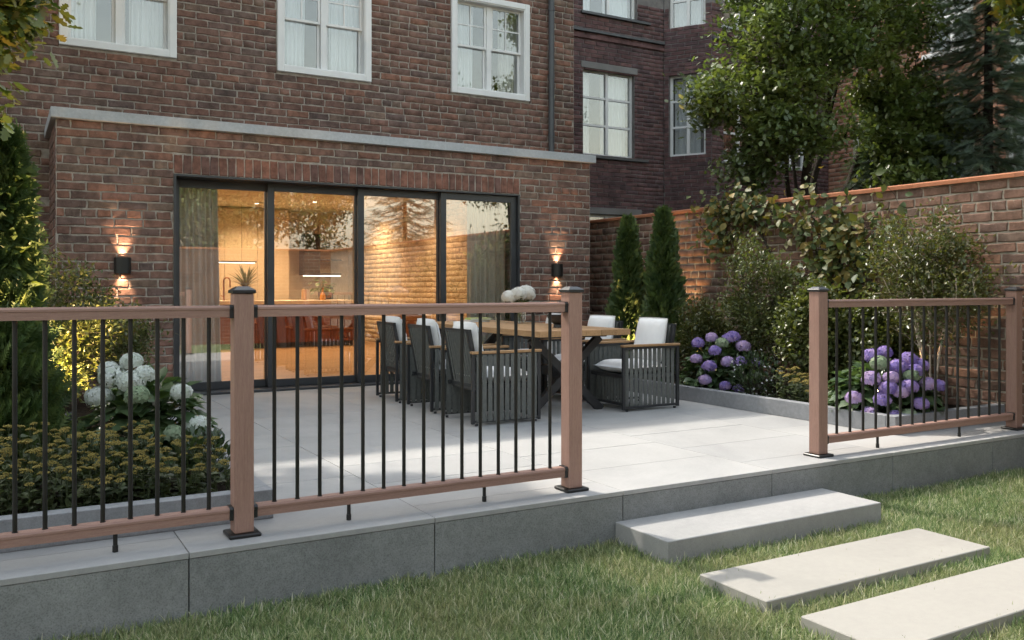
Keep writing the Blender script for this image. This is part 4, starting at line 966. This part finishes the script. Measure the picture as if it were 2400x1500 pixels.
# ================================================================== PLANTS
def foliage_thing(name, loc, label, cat, group=None): return thing(name, loc, label, cat, group)
def rich_tree(name, base, trunks, attr, label, T, m, spread, size, lmat, bark, rtip=.006, rmax=.12, bend=.1, droop=.3, group=None, cat="tree", outw=.6, seg=5, twigs=None):
    t = thing(name, base, label, cat, group)
    pos, par = grow(trunks, attr, bend, seg)
    V, F = skeleton_mesh(pos, par, rtip, .47, rmax)
    npart("trunk" if cat == "tree" else "stems", V, F, M[bark], t, smooth=True)
    pts = attr
    if twigs:                                            # leaves also along the outer twigs
        e = pos[len(sum(trunks, [])):]; pts = np.concatenate([attr, e[rng.random(len(e)) < twigs]])
    q = leaf_cloud(T, pts, m, spread, size, droop, center=np.array(base)+np.array([0,0,(attr[:,2].mean()-base[2])*.6]), outw=outw)
    npart("crown" if cat == "tree" else "leaves", q[0], q[1], M[lmat], t, q[2])
    return t
def clump_attr(clumps, per):
    return np.concatenate([ellipsoid_pts(max(4, int(per*w)), c, r, .35) for c, r, w in clumps])

# ---- multi-stemmed tree behind the garden wall
bx_, by_ = 10.15, 9.05
tr = []
for (dx, dy, h) in ((-.9,.1,4.6),(-.25,.5,5.2),(.35,-.3,5.4),(.95,.1,4.9),(1.5,-.5,4.3),(-.55,-.6,4.4)):
    pts = [(bx_, by_, ZL), (bx_+dx*.08, by_+dy*.08, 1.6)]
    for k in range(1, 6): q_ = k/5; pts.append((bx_+dx*q_**1.1+rng.normal()*.05, by_+dy*q_+rng.normal()*.05, 1.6+(h-1.6)*q_))
    tr.append(pts)
cl_ = [((8.9,8.6,4.55),(.65,.7,.5),.9),((8.55,8.9,3.75),(.6,.7,.4),.9),((9.0,8.3,3.15),(.6,.6,.32),.7),((9.4,8.9,5.5),(.85,.8,.55),1.0),((8.8,8.8,2.75),(.42,.5,.25),.45),
       ((10.4,8.4,4.45),(.55,.6,.35),.45),((10.6,8.8,5.8),(.95,.9,.5),1.0),((11.2,8.4,4.9),(.7,.7,.45),.8),((11.5,8.5,4.0),(.7,.7,.42),.85),((11.65,8.4,3.15),(.65,.6,.38),.8),
       ((10.95,8.2,3.35),(.5,.5,.3),.5),((10.8,8.0,2.65),(.5,.5,.25),.45),((11.8,8.9,5.3),(.6,.6,.45),.5),((9.7,8.2,6.4),(1.1,1.0,.5),.8),((11.4,8.7,6.5),(1.0,.9,.5),.7),((9.75,8.1,3.3),(.35,.4,.25),.2),((9.5,8.1,4.3),(.4,.5,.3),.4),((9.15,8.3,3.85),(.5,.5,.35),.6),((8.95,8.3,3.3),(.45,.5,.3),.5),((11.35,8.1,2.65),(.6,.5,.28),.55),((11.95,8.2,3.6),(.45,.5,.35),.5),((9.9,8.3,5.0),(.5,.5,.35),.5),((10.9,8.2,3.9),(.45,.5,.3),.45)]
rich_tree("multi_stem_tree", (bx_, by_, ZL), tr, clump_attr(cl_, 84), "broad green multi stemmed tree rising behind the garden wall", T_LOBED, 30, .105, .08, 'leaf_tree', 'stemw', .0062, .10, .1, .25, "trees beyond the garden wall", twigs=.10)

# ---- spruces
def spruce(base, h, r0, label, group, seed, nb=150, dens=1.0, z0=.8, tsize=.17):
    t = thing("spruce_tree", base, label, "tree", group); rg = np.random.default_rng(seed)
    mb = MB(); mb.tube([(base[0], base[1], base[2]), (base[0]+.02, base[1], base[2]+h*.5), (base[0], base[1], base[2]+h)], [.11, .06, .012], 8)
    P = []; D = []; SV = []; SF = []
    for i in range(nb):
        f = (i+.5)/nb; z = base[2]+z0+(h-z0)*f; L = r0*(1-f)**.75*rg.uniform(.75,1.1)+.08; a = i*2.39996+rg.uniform(-.3,.3); o = np.array([math.cos(a), math.sin(a), 0])
        npt = max(3, int(L/.10)); prev = np.array([base[0], base[1], z]); pts = []
        for k in range(1, npt+1):
            u = k/npt; p = np.array([base[0], base[1], z])+o*L*u+np.array([0,0,-.30*L*math.sin(u*2.2)+.16*L*u*u]); pts.append(p)
        mb.tube([tuple(prev)]+[tuple(p) for p in pts[::max(1, npt//4)]], .008, 4, caps=False)
        sd_ = np.array([-o[1], o[0], 0])
        for k, p in enumerate(pts):
            for s in (-1, 1, 0):
                for _ in range(max(1, int(round(dens)))):
                    if rg.random() > .92*dens and dens < 1: continue
                    P.append(p+rg.normal(size=3)*.025); D.append(o*(.7 if s else 1)+sd_*s*rg.uniform(.5,1.1)+np.array([0,0,rg.uniform(-.75,.05)]))
    part("trunk", mb, M['stemw'], t, True)
    P = np.array(P); D = np.array(D); n = len(P)
    q = scatter(T_NEEDLE, P, D, np.array([[0,0,1.]])+rdir(n)*.4, tsize*(1+.4*(rng.random(n)-.4)))
    npart("crown", q[0], q[1], M['leaf_spruce'], t, q[2])
spruce((12.2, 7.57, ZL), 8.2, 1.35, "dark green spruce at the right edge behind the garden wall", "trees beyond the garden wall", 5, 190, 2, .9, .24)
spruce((11.2, 8.6, ZL), 3.6, 1.2, "low dark spruce boughs under the multi stemmed tree", "trees beyond the garden wall", 6, 90, 3, .9, .22)
# a sprig of maple-like leaves entering at the top right
at = ellipsoid_pts(40, (10.05,5.75,4.45), (.28,.3,.35), .1)
rich_tree("right_edge_tree", (11.0,4.6,ZL), [[(11.0,4.6,ZL),(11.0,4.65,2.5),(10.8,4.8,4.0),(10.5,5.1,4.8)]], np.concatenate([at, ellipsoid_pts(60,(10.7,5.0,5.6),(.8,.7,.7),.2)]), "bright green leafy branches at the top right corner", T_LOBED, 26, .11, .09, 'leaf_oak', 'stemw', .006, .09, group="trees beyond the garden wall")

# ---- oak at the left whose branches hang into the picture; its crown shades the left of the lawn
ox, oy = -1.9, 8.3
cl_ = [((-.02,6.25,2.92),(.20,.28,.30),.42),((-.16,6.3,2.25),(.12,.2,.2),.16),((-.9,6.8,3.9),(.5,.5,.5),.5),((-1.0,7.4,5.6),(1.2,1.1,.9),1.8),((.1,8.2,6.8),(1.0,1.2,.7),1.7),((-.9,8.6,7.4),(1.5,1.3,.9),2.0),((-2.6,8,5.2),(1.2,1.2,.9),1.5),((-1.6,6.2,6.4),(1.3,1.0,.8),1.6),((.3,6.9,6.5),(.9,.9,.6),1.2),((-2.4,6.8,4.2),(.9,.9,.7),.8),((.2,5.8,6.2),(.8,.8,.6),1.0),((.2,9.7,6.5),(.9,.8,.5),1.7),((-.3,10.4,6.7),(1.0,.6,.5),1.5),((-1.2,9.8,6.3),(.9,.8,.6),1.3),((.35,8.7,6.7),(.65,.7,.5),1.2)]
rich_tree("oak_tree", (ox, oy, ZL), [[(ox,oy,ZL),(ox+.05,oy-.05,1.5),(ox+.1,oy-.15,3.0),(ox+.35,oy-.2,4.6),(ox+.6,oy-.1,6.2)]], clump_attr(cl_, 62), "oak tree whose yellow green branches hang in at the top left", T_LOBED, 30, .095, .09, 'leaf_oak', 'stemw', .005, .16, .08, .35, twigs=.12)

# ---- dark trees beyond the far wall (seen in the glass)
def back_tree(x, y, h, r, n, label, lm='leaf_tree', size=.13, m=26):
    c = [((x+rng.normal()*r*.45, y+rng.normal()*r*.4, h*(.45+.55*rng.random())), (r*.5, r*.5, r*.42), 1) for _ in range(n)]
    rich_tree("background_tree", (x, y, ZL), [[(x,y,ZL),(x+.05,y,h*.25),(x-.1,y,h*.5),(x,y+.1,h*.8)]], clump_attr(c, 34), label, T_SMALL, m, .2, size, lm, 'stemw', .009, .2, group="trees behind the far garden wall")
back_tree(8.3, -5.2, 5.2, 1.5, 7, "open crowned tree beyond the far garden wall, reflected in the second glass panel")
back_tree(4.4, -5.6, 5.2, 1.7, 15, "dense tree beyond the far garden wall, reflected in the left glass panel", m=40)
back_tree(6.4, -6.3, 5.4, 1.6, 15, "dark dense tree beyond the far garden wall, between its two neighbours in the reflection", m=40)
back_tree(14.6, -5.0, 8.4, 1.4, 7, "slim tall tree right of the far garden wall, reflected in the right sash window")
spruce((10.3, -3.7, ZL), 7.6, 1.6, "spruce beside the far garden wall, reflected in the third glass panel", "trees behind the far garden wall", 8, 150, 1, .9, .24)

# ---- columnar conifers
def thuja(x, y, z0, h, r, label, n=5200, size=.075, group="columnar conifers", T=T_FROND, prof=None, seed=0):
    t = thing("columnar_conifer", (x, y, z0), label, "conifer", group)
    f = rng.random(n)**.85; rad = r*(np.minimum(1, (f+.02)*5.5)*(1-f)**.62+.015) if prof is None else prof(f)*r
    a = rng.random(n)*6.283; lump = 1+.20*np.sin(a*3+f*17+seed)+.15*np.sin(a*5-f*29+seed*2)+.10*np.sin(a*8+f*53); u = 1-.45*rng.random(n)**2.2
    P = np.stack([x+np.cos(a)*rad*u*lump, y+np.sin(a)*rad*u*lump, z0+.05+(h-.1)*f], 1); o = np.stack([np.cos(a), np.sin(a), 0*a], 1)
    D = unit(o*.75+np.array([[0,0,1.0]])+rdir(n)*.45); N = unit(np.cross(D, np.array([[0,0,1.]]))+rdir(n)*.5)
    q = scatter(T, P, D, N, size*(1+.5*(rng.random(n)-.5)))
    npart("foliage", q[0], q[1], M['leaf_thuja'], t, q[2])
    mb = MB(); mb.tube([(x,y,z0),(x,y,z0+h*.9)], [.025,.006], 6); part("stem", mb, M['stemw'], t, True)
    # inner core of dense dark twigs
    k = int(n*.5); f = rng.random(k)*.93; rr = (r*np.minimum(1,(f+.02)*5.5)*(1-f)**.62 if prof is None else prof(f)*r)*.55; a = rng.random(k)*6.283
    P = np.stack([x+np.cos(a)*rr, y+np.sin(a)*rr, z0+.05+(h-.1)*f], 1); q = scatter(T_SMALL, P, rdir(k), rdir(k), size*1.5)
    npart("inner_foliage", q[0], q[1], M['leaf_thuja'], t, q[2])
thuja(7.05, 9.20, .08, 2.02, .235, "slim columnar conifer nearest the house by the garden wall", 4200, .10, T=T_SMALL)
thuja(7.05, 8.49, .08, 2.07, .25, "columnar conifer right of its twin by the garden wall", 4500, .10, T=T_SMALL, seed=2)
thuja(.0, 6.75, .08, 2.12, .25, "tall feathery golden conifer at the left edge of the photo", 5200, .15, seed=4, prof=lambda f: (np.minimum(1,(f+.05)*5)*(1-f)**.5)*(1-.25*f)+.01)
thuja(-.02, 5.9, .08, .95, .36, "low dark conifer in front of the golden one", 2600, .13, seed=6, prof=lambda f: np.sqrt(np.maximum(.02,1-f*.95)))

# ---- shrubs
def shrub(name, x, y, z0, h, r, label, lm, bark, n=70, m=34, size=.035, spread=.05, zl=.35, T=T_SMALL, nst=7, rtip=.0022, rmax=.02, group=None, droop=.1, open_=.3, cat="shrub"):
    tr = []
    for k in range(nst):
        a = k*6.283/nst+rng.uniform(-.4,.4); L = r*rng.uniform(.25,.55); tr.append([(x+.02*math.cos(a), y+.02*math.sin(a), z0), (x+L*.4*math.cos(a), y+L*.4*math.sin(a), z0+h*.28), (x+L*math.cos(a), y+L*math.sin(a), z0+h*.58)])
    at = ellipsoid_pts(n, (x, y, z0+h*(zl+(1-zl)/2)), (r, r, h*(1-zl)/2), open_)
    return rich_tree(name, (x, y, z0), tr, at, label, T, m, spread, size, lm, bark, rtip, rmax, .06, droop, group, cat, .7, 4, .35)
G = "shrubs in the planting beds"
shrub("wispy_shrub", 7.12, 6.98, .08, 1.63, .42, "wiry dark leaved shrub below the climbing vine", 'leaf_shrub', 'stemw', 130, 44, .040, .065, .2, group=G)
shrub("pale_stemmed_shrub", 7.20, 5.0, .08, 1.80, .55, "airy golden leaved shrub with pale stems behind the right railing", 'leaf_birch', 'stemp', 150, 42, .040, .07, .30, open_=.08, nst=5, rtip=.0030, rmax=.017, group=G)
shrub("round_shrub", 6.95, 7.72, .08, 1.02, .26, "small golden lit shrub right of the conifers", 'leaf_birch', 'stemw', 70, 44, .040, .055, .12, group=G)
shrub("round_shrub", 7.05, 6.12, .08, 1.12, .36, "dense mid green shrub left of the third post", 'leaf_shrub', 'stemw', 100, 48, .046, .06, .06, T=T_LEAF, group=G)
shrub("round_shrub", 7.30, 5.62, .08, .95, .34, "glossy green shrub right of the third post", 'leaf_shrub', 'stemw', 90, 46, .046, .06, .06, T=T_LEAF, group=G)
shrub("leafy_shrub", .42, 7.9, .08, 1.38, .36, "fine leaved shrub beside the golden conifer", 'leaf_shrub', 'stemw', 110, 42, .040, .06, .12, group=G)
shrub("leafy_shrub", .92, 9.05, .08, .98, .40, "low fine leaved shrub against the wall under the left lamp", 'leaf_shrub', 'stemw', 80, 38, .040, .06, .12, group=G)
shrub("leafy_shrub", .30, 8.9, .08, 1.15, .34, "dark shrub in the corner behind the golden conifer", 'leaf_shrub', 'stemw', 80, 40, .040, .06, .12, group=G)
shrub("leafy_shrub", 7.35, 8.0, .08, .80, .28, "low dark shrub between the conifer and the wiry shrub", 'leaf_shrub', 'stemw', 70, 42, .040, .055, .06, group=G)

# ---- climbing vine on the garden wall
vt = thing("climbing_vine", (7.6, 6.9, .08), "large leaved yellow green vine climbing over the garden wall", "vine")
def wall_pts(n, yc, zc, sy, sz): 
    return np.stack([XW-.03-np.abs(rng.normal(size=n))*.075, yc+rng.normal(size=n)*sy*.5, zc+rng.normal(size=n)*sz*.5], 1)
A = np.concatenate([wall_pts(300, 7.85, 2.13, .66, .24), wall_pts(130, 8.05, 1.80, .5, .26), wall_pts(280, 6.42, 1.80, .6, .36), wall_pts(340, 6.35, 1.42, .55, .44), wall_pts(90, 7.1, 1.98, .6, .20), wall_pts(60, 5.85, 1.8, .4, .4), wall_pts(14, 6.75, 2.28, .2, .14), wall_pts(110, 6.2, 1.05, .42, .3)])
n = len(A); D = unit(rdir(n)*.8+np.array([[-.35, 0, -.45]])); N = unit(np.array([[-1.0, -.3, .55]])+rdir(n)*.55)
q = scatter(T_LEAF, A, D, N, rng.uniform(.06, .125, n)*np.array([1]));
npart("leaves", q[0], q[1], M['leaf_vine'], vt, q[2])
pos, par = grow([[(7.62,7.25,.08),(7.66,7.2,.8),(7.67,7.3,1.5),(7.66,7.6,2.0)],[(7.62,6.3,.08),(7.66,6.35,.7),(7.67,6.4,1.3)]], A[::4], .05, 4, .05)
V, F = skeleton_mesh(pos, par, .0028, .42, .014); npart("stems", V, F, M['stemw'], vt, smooth=True)

# ---- hydrangeas
def hydrangea(x, y, z0, r, h, label, heads, mats, nl=230, lsize=.13, hr=.080):
    t = thing("hydrangea", (x, y, z0), label, "hydrangea", "hydrangeas in the planting beds")
    d = rdir(nl); d[:,2] = np.abs(d[:,2])*1.0-.15; u = .45+.55*rng.random(nl)**.5; P = np.array([x, y, z0+h*.15])+d*u[:,None]*np.array([r*.92, r*.92, h*.72])
    o = unit(d*np.array([1,1,.4])); D = unit(o+rdir(nl)*.45+np.array([[0,0,-.25]])); N = unit(np.array([[0,0,1.]])+o*.55+rdir(nl)*.35)
    sc = lsize*rng.uniform(.7,1.2,nl); q = scatter(T_LEAF, P-D*sc[:,None]*.3, D, N, np.stack([sc*1.05, sc, sc], 1)); npart("leaves", q[0], q[1], M['leaf_hyd'], t, q[2])
    mb = MB(); HP = []
    for (a, e, k) in heads:
        a = math.radians(a); e = math.radians(e); c = (x+r*.92*math.cos(a)*math.cos(e), y+r*.92*math.sin(a)*math.cos(e), z0+h*.18+h*.76*math.sin(e)); HP.append((c, k)); mb.tube([(x+rng.normal()*.03, y+rng.normal()*.03, z0), ((x+c[0])/2, (y+c[1])/2, (z0+c[2])/2+.06), c], .005, 6)
    for p in P[::5]: mb.tube([(x+rng.normal()*.04, y+rng.normal()*.04, z0), ((x+p[0])/2, (y+p[1])/2, (z0+p[2])/2+.05), tuple(p)], .0035, 5)
    part("stems", mb, M['stemg'], t, True)
    for c, k in HP:
        rr = hr*rng.uniform(.85,1.2); q = floret_ball(c, rr, 78, .029, squash=.82)
        npart("flower_head", q[0], q[1], M[mats[k]], t, q[2])
# azimuth is measured from +x; the camera lies towards -x -y (about 225 to 240 degrees)
hydrangea(.80, 5.95, .08, .42, .74, "white flowered hydrangea behind the left railing", [(212,50,0),(228,66,0),(206,34,0),(243,46,0),(258,52,0),(252,36,1),(300,36,0),(285,10,1),(238,-6,1),(325,-2,0),(180,55,0),(312,12,0),(222,8,1)], ['petal_white','petal_green'], 460, .15, .066)
pl = [(200,60,1),(216,38,0),(244,58,0),(256,24,0),(186,26,1),(272,44,1),(232,-4,0),(205,2,1),(292,22,0),(250,-8,0),(172,48,0),(228,50,2),(236,24,1),(262,62,0),(210,18,0),(282,5,2)]
hydrangea(6.74, 7.16, .08, .48, .68, "purple hydrangea beside the nearest right hand chair", pl, ['petal_purple','petal_lilac','petal_green'], 460, .13, .064)
hydrangea(6.70, 5.12, .08, .52, .60, "purple hydrangea in the bed corner behind the right railing", [(198,62,0),(226,72,0),(270,56,0),(240,46,0),(206,30,1),(272,24,1),(190,8,1),(218,8,0),(236,16,1),(256,4,0),(206,-8,1),(298,20,0),(230,-10,0),(252,34,2),(214,50,2),(284,46,0),(244,-8,2),(228,32,1),(262,40,0),(246,22,0),(224,20,0)], ['petal_purple','petal_lilac','petal_green'], 600, .135, .066)
hydrangea(6.62, 8.35, .08, .26, .66, "small purple hydrangea half hidden behind the table end", [(215,60,0),(240,40,0),(200,35,1),(255,60,1)], ['petal_purple','petal_lilac','petal_green'], 110, .10, .06)

# ---- yellow stonecrop clumps: each flat head is its own part
def sedum_head_mesh(seed):
    rg = np.random.default_rng(seed); n = 95; a = rg.random(n)*6.283; rr = .036*np.sqrt(rg.random(n)); P = np.stack([np.cos(a)*rr, np.sin(a)*rr, .012*(1-(rr/.036)**2)+rg.normal(size=n)*.0022], 1)
    V0 = np.array([(1,0,0),(-1,0,0),(0,1,0),(0,-1,0),(0,0,1),(0,0,-1)], float)*.0042; F0 = np.array([(0,2,4),(2,1,4),(1,3,4),(3,0,4),(2,0,5),(1,2,5),(3,1,5),(0,3,5)])
    V = (P[:,None]+V0[None]).reshape(-1,3); F = (F0[None]+(np.arange(n)*6)[:,None,None]).reshape(-1,3)
    me = np_mesh("flower_head", V, F, np.repeat(rg.random(n)*.35, 8)); me.materials.append(M['sedumhead']); return me
SED = [sedum_head_mesh(s) for s in range(4)]
def stonecrop(x0, x1, y0, y1, h0, h1, label, n):
    t = thing("stonecrop", ((x0+x1)/2, (y0+y1)/2, .08), label, "stonecrop", "yellow stonecrop clumps"); mb = MB(); LP = []; pts = []
    for _ in range(n*30):
        if len(pts) >= n: break
        p = (R.uniform(x0,x1), R.uniform(y0,y1))
        if all((p[0]-q_[0])**2+(p[1]-q_[1])**2 > .037**2 for q_ in pts): pts.append(p)
    for (x, y) in pts:
        f = (y-y0)/(y1-y0); z = h0+(h1-h0)*f+R.uniform(-.04,.04)
        o = bpy.data.objects.new("flower_head", SED[R.randrange(4)]); link(o, t); s = R.uniform(.45,.85); o.scale = (s,s,s); o.location = Vector((x,y,z))-ORG[t]; o.rotation_euler = (R.uniform(-.3,.3), R.uniform(-.3,.3), R.uniform(0,6))
        bx = x+R.uniform(-.04,.04); by = y+R.uniform(-.03,.03); mb.tube([(bx,by,.08),((bx+x)/2,(by+y)/2,.08+(z-.08)*.6),(x,y,z)], .0022, 4, caps=False)
        for k in range(4):
            a = R.uniform(0,6.28); mb.tube([(x,y,z-.035),(x+.018*math.cos(a), y+.018*math.sin(a), z)], .0012, 3, caps=False)
        for k in range(11): u = R.uniform(.05,.85); LP.append((bx+(x-bx)*u, by+(y-by)*u, .08+(z-.08)*u))
    part("stems", mb, M['leaf_sedum'], t)
    LP = np.array(LP); m_ = len(LP); D = rdir(m_); D[:,2] = np.abs(D[:,2])*.5; q = scatter(T_LEAF, LP, D, np.array([[0,0,1.]])+rdir(m_)*.4, .048*(1+.5*(rng.random(m_)-.5))); npart("leaves", q[0], q[1], M['leaf_sedum'], t, q[2])
stonecrop(-.25, .33, 4.68, 5.35, .27, .43, "yellow stonecrop at the left edge behind the railing", 120)
stonecrop(.34, .72, 4.68, 5.30, .26, .42, "yellow stonecrop in front of the white hydrangea", 95)
stonecrop(.73, 1.02, 4.68, 5.10, .24, .36, "small yellow stonecrop clump nearest the first post", 34)
stonecrop(6.34, 6.72, 5.55, 6.05, .25, .38, "yellow stonecrop at the kerb left of the third post", 60)
# ---- low glossy plants
def lowplant(x, y, r, h, label, flower, n=420, size=.055):
    t = thing("low_shrub", (x, y, .08), label, "plant", "low plants at the bed edges"); P = ellipsoid_pts(n, (x, y, .08+h*.45), (r, r, h*.55), .45); P[:,2] = np.maximum(P[:,2], .1)
    o = unit(P-np.array([x,y,.05])); D = unit(o+rdir(n)*.6); N = unit(np.array([[0,0,1.]])+rdir(n)*.5); q = scatter(T_LEAF, P, D, N, np.stack([np.full(n,size*.8), size*rng.uniform(.8,1.3,n), np.full(n,size)], 1)); npart("leaves", q[0], q[1], M['leaf_dark'], t, q[2])
    mb = MB()
    for p in P[::9]: mb.tube([(x+rng.normal()*.03, y+rng.normal()*.03, .07), tuple(p)], .0025, 4, caps=False)
    part("stems", mb, M['stemw'], t)
    if flower:
        k = 90; Q = ellipsoid_pts(k, (x, y, .08+h*.5), (r*1.02, r*1.02, h*.58), .9); Q[:,2] = np.maximum(Q[:,2], .12); q = scatter(T_FLORET, Q, rdir(k), unit(Q-np.array([x,y,.05]))+rdir(k)*.4, .014); npart("small_flowers", q[0], q[1], M['bluewhite'], t, q[2], kind="stuff")
lowplant(.98, 5.15, .17, .30, "low glossy plant in the corner of the left bed", False, 260)
lowplant(6.58, 6.50, .27, .46, "low dark plant dotted with tiny white flowers at the kerb", True, 520, .045)
lowplant(6.95, 4.98, .22, .34, "low leafy plant at the right end of the bed", False, 220)

# ---- garden spotlights hidden between the plants
def spotlight(x, y, aim, e, label, size=70):
    t = thing("garden_spotlight", (x, y, .08), label, "spotlight", "garden spotlights in the beds"); d = (Vector(aim)-Vector((x,y,.2))).normalized()
    part("spike", MB().tube([(x,y,.07),(x,y,.17)], .008, 8), M['black'], t, True)
    c = Vector((x,y,.2)); part("lamp_body", MB().tube([c-d*.05, c-d*.045, c+d*.045], [.018,.03,.034], 14), M['black'], t, True); part("lens", MB().tube([c+d*.046, c+d*.048], .028, 14), M['lampglow'], t)
    ld = bpy.data.lights.new("garden_spotlight", 'SPOT'); ld.energy = e; ld.color = (1.0,.64,.32); ld.spot_size = math.radians(size); ld.spot_blend = .6; ld.shadow_soft_size = .02
    lo = bpy.data.objects.new("garden_spotlight_light", ld); link(lo, t); lo.location = (c+d*.055)-Vector((x,y,.08)); lo.rotation_euler = d.to_track_quat('-Z','Y').to_euler()
spotlight(.36, 6.28, (.03, 6.72, 1.25), 200, "small lit spotlight between the golden conifer and the shrub", 85)
spotlight(.45, 7.35, (.42, 7.9, 1.0), 150, "small lit spotlight under the fine leaved shrub", 90)
spotlight(7.30, 8.80, (7.62, 8.72, 2.1), 60, "small lit spotlight between the two slim conifers", 48)
spotlight(6.92, 8.86, (7.03, 9.15, 1.15), 60, "small lit spotlight at the foot of the slim conifer nearest the house", 60)
spotlight(6.90, 7.42, (6.98, 7.8, .9), 70, "small lit spotlight in front of the golden lit shrub", 90)
spotlight(6.95, 5.40, (7.2, 5.0, 1.2), 120, "small lit spotlight under the pale stemmed shrub", 90)

# ---- lawn grass (uncountable): tufts scattered by geometry nodes
def tuft(seed, n=52, rad=.085):
    rg = np.random.default_rng(seed); a = rg.random(n)*6.283; rr = rad*np.sqrt(rg.random(n)); P = np.stack([np.cos(a)*rr, np.sin(a)*rr, 0*a], 1)
    D = unit(np.stack([rg.normal(size=n)*.55, rg.normal(size=n)*.55, np.ones(n)], 1)); N = unit(rg.normal(size=(n,3))*np.array([1,1,.1]))
    L = rg.uniform(.028,.070,n); V, F, T_ = scatter(t_blade(3,.036,.45), P, D, N, np.stack([L*0+.058, L, L*.9], 1), rg.random(n))
    me = np_mesh("grass_tuft", V, F, T_); me.materials.append(M['grass']); return bpy.data.objects.new("grass_tuft", me)
t = NT("grass_blade"); at_ = t.n("Attribute", attribute_name="tint"); base = t.ramp((at_.outputs['Fac']), [(.05,(.085,.155,.052)),(.38,(.19,.29,.105)),(.62,(.32,.41,.17)),(.80,(.54,.54,.30)),(1,(.90,.85,.64))])  # palest blades put bright glints of light into the grass colour
nz = t.noise(t.pos(), 2.2, 4); dry = t.ramp(nz, [(.42,(0,0,0)),(.72,(.42,.42,.42))]); col = t.mix(dry, base, (.40,.345,.18))
p = t.bsdf(col, .38, spec=.5); tr_ = t.n("BsdfTranslucent"); t.t.links.new(col.outputs[2], tr_.inputs[0]); mx = t.n("MixShader", inp={0: .38}); t.t.links.new(p.outputs[0], mx.inputs[1]); t.t.links.new(tr_.outputs[0], mx.inputs[2]); M['grass'] = t.done(mx)
tufts = [tuft(s) for s in range(5)]
V = []; F = []
for a, b, c_, d in lawn_rects():
    if b <= -1.2: continue
    a = max(a, -1.2); k = len(V); V += [(a,c_,ZL+.002),(b,c_,ZL+.002),(b,d,ZL+.002),(a,d,ZL+.002)]; F.append((k,k+1,k+2,k+3))
grass = npart("grass", V, np.array(F), M['lawn']); tag(grass, "short green lawn grass with dry patches", "grass", kind="stuff")
ng = bpy.data.node_groups.new("grass_scatter", 'GeometryNodeTree'); ng.interface.new_socket("Geometry", in_out='INPUT', socket_type='NodeSocketGeometry'); ng.interface.new_socket("Geometry", in_out='OUTPUT', socket_type='NodeSocketGeometry')
N_ = ng.nodes; K = ng.links; gi = N_.new("NodeGroupInput"); go = N_.new("NodeGroupOutput"); dpn = N_.new("GeometryNodeDistributePointsOnFaces"); dpn.inputs['Density'].default_value = 560; dpn.inputs['Seed'].default_value = 3
iop = N_.new("GeometryNodeInstanceOnPoints"); iop.inputs['Pick Instance'].default_value = True; g2i = N_.new("GeometryNodeJoinGeometry")
for o in reversed(tufts):
    oi = N_.new("GeometryNodeObjectInfo"); oi.inputs['Object'].default_value = o; oi.inputs['As Instance'].default_value = True; K.new(oi.outputs['Geometry'], g2i.inputs[0])
rv = N_.new("FunctionNodeRandomValue"); rv.data_type = 'FLOAT_VECTOR'; rv.inputs[0].default_value = (-.12,-.12,0); rv.inputs[1].default_value = (.12,.12,6.283)
rs = N_.new("FunctionNodeRandomValue"); rs.data_type = 'FLOAT'; rs.inputs[2].default_value = .7; rs.inputs[3].default_value = 1.25
jn = N_.new("GeometryNodeJoinGeometry")
K.new(gi.outputs[0], dpn.inputs[0]); K.new(dpn.outputs['Points'], iop.inputs['Points']); K.new(g2i.outputs[0], iop.inputs['Instance']); K.new(rv.outputs[0], iop.inputs['Rotation']); K.new(rs.outputs[1], iop.inputs['Scale'])
K.new(iop.outputs[0], jn.inputs[0]); K.new(gi.outputs[0], jn.inputs[0]); K.new(jn.outputs[0], go.inputs[0])
md = grass.modifiers.new("grass_scatter", 'NODES'); md.node_group = ng
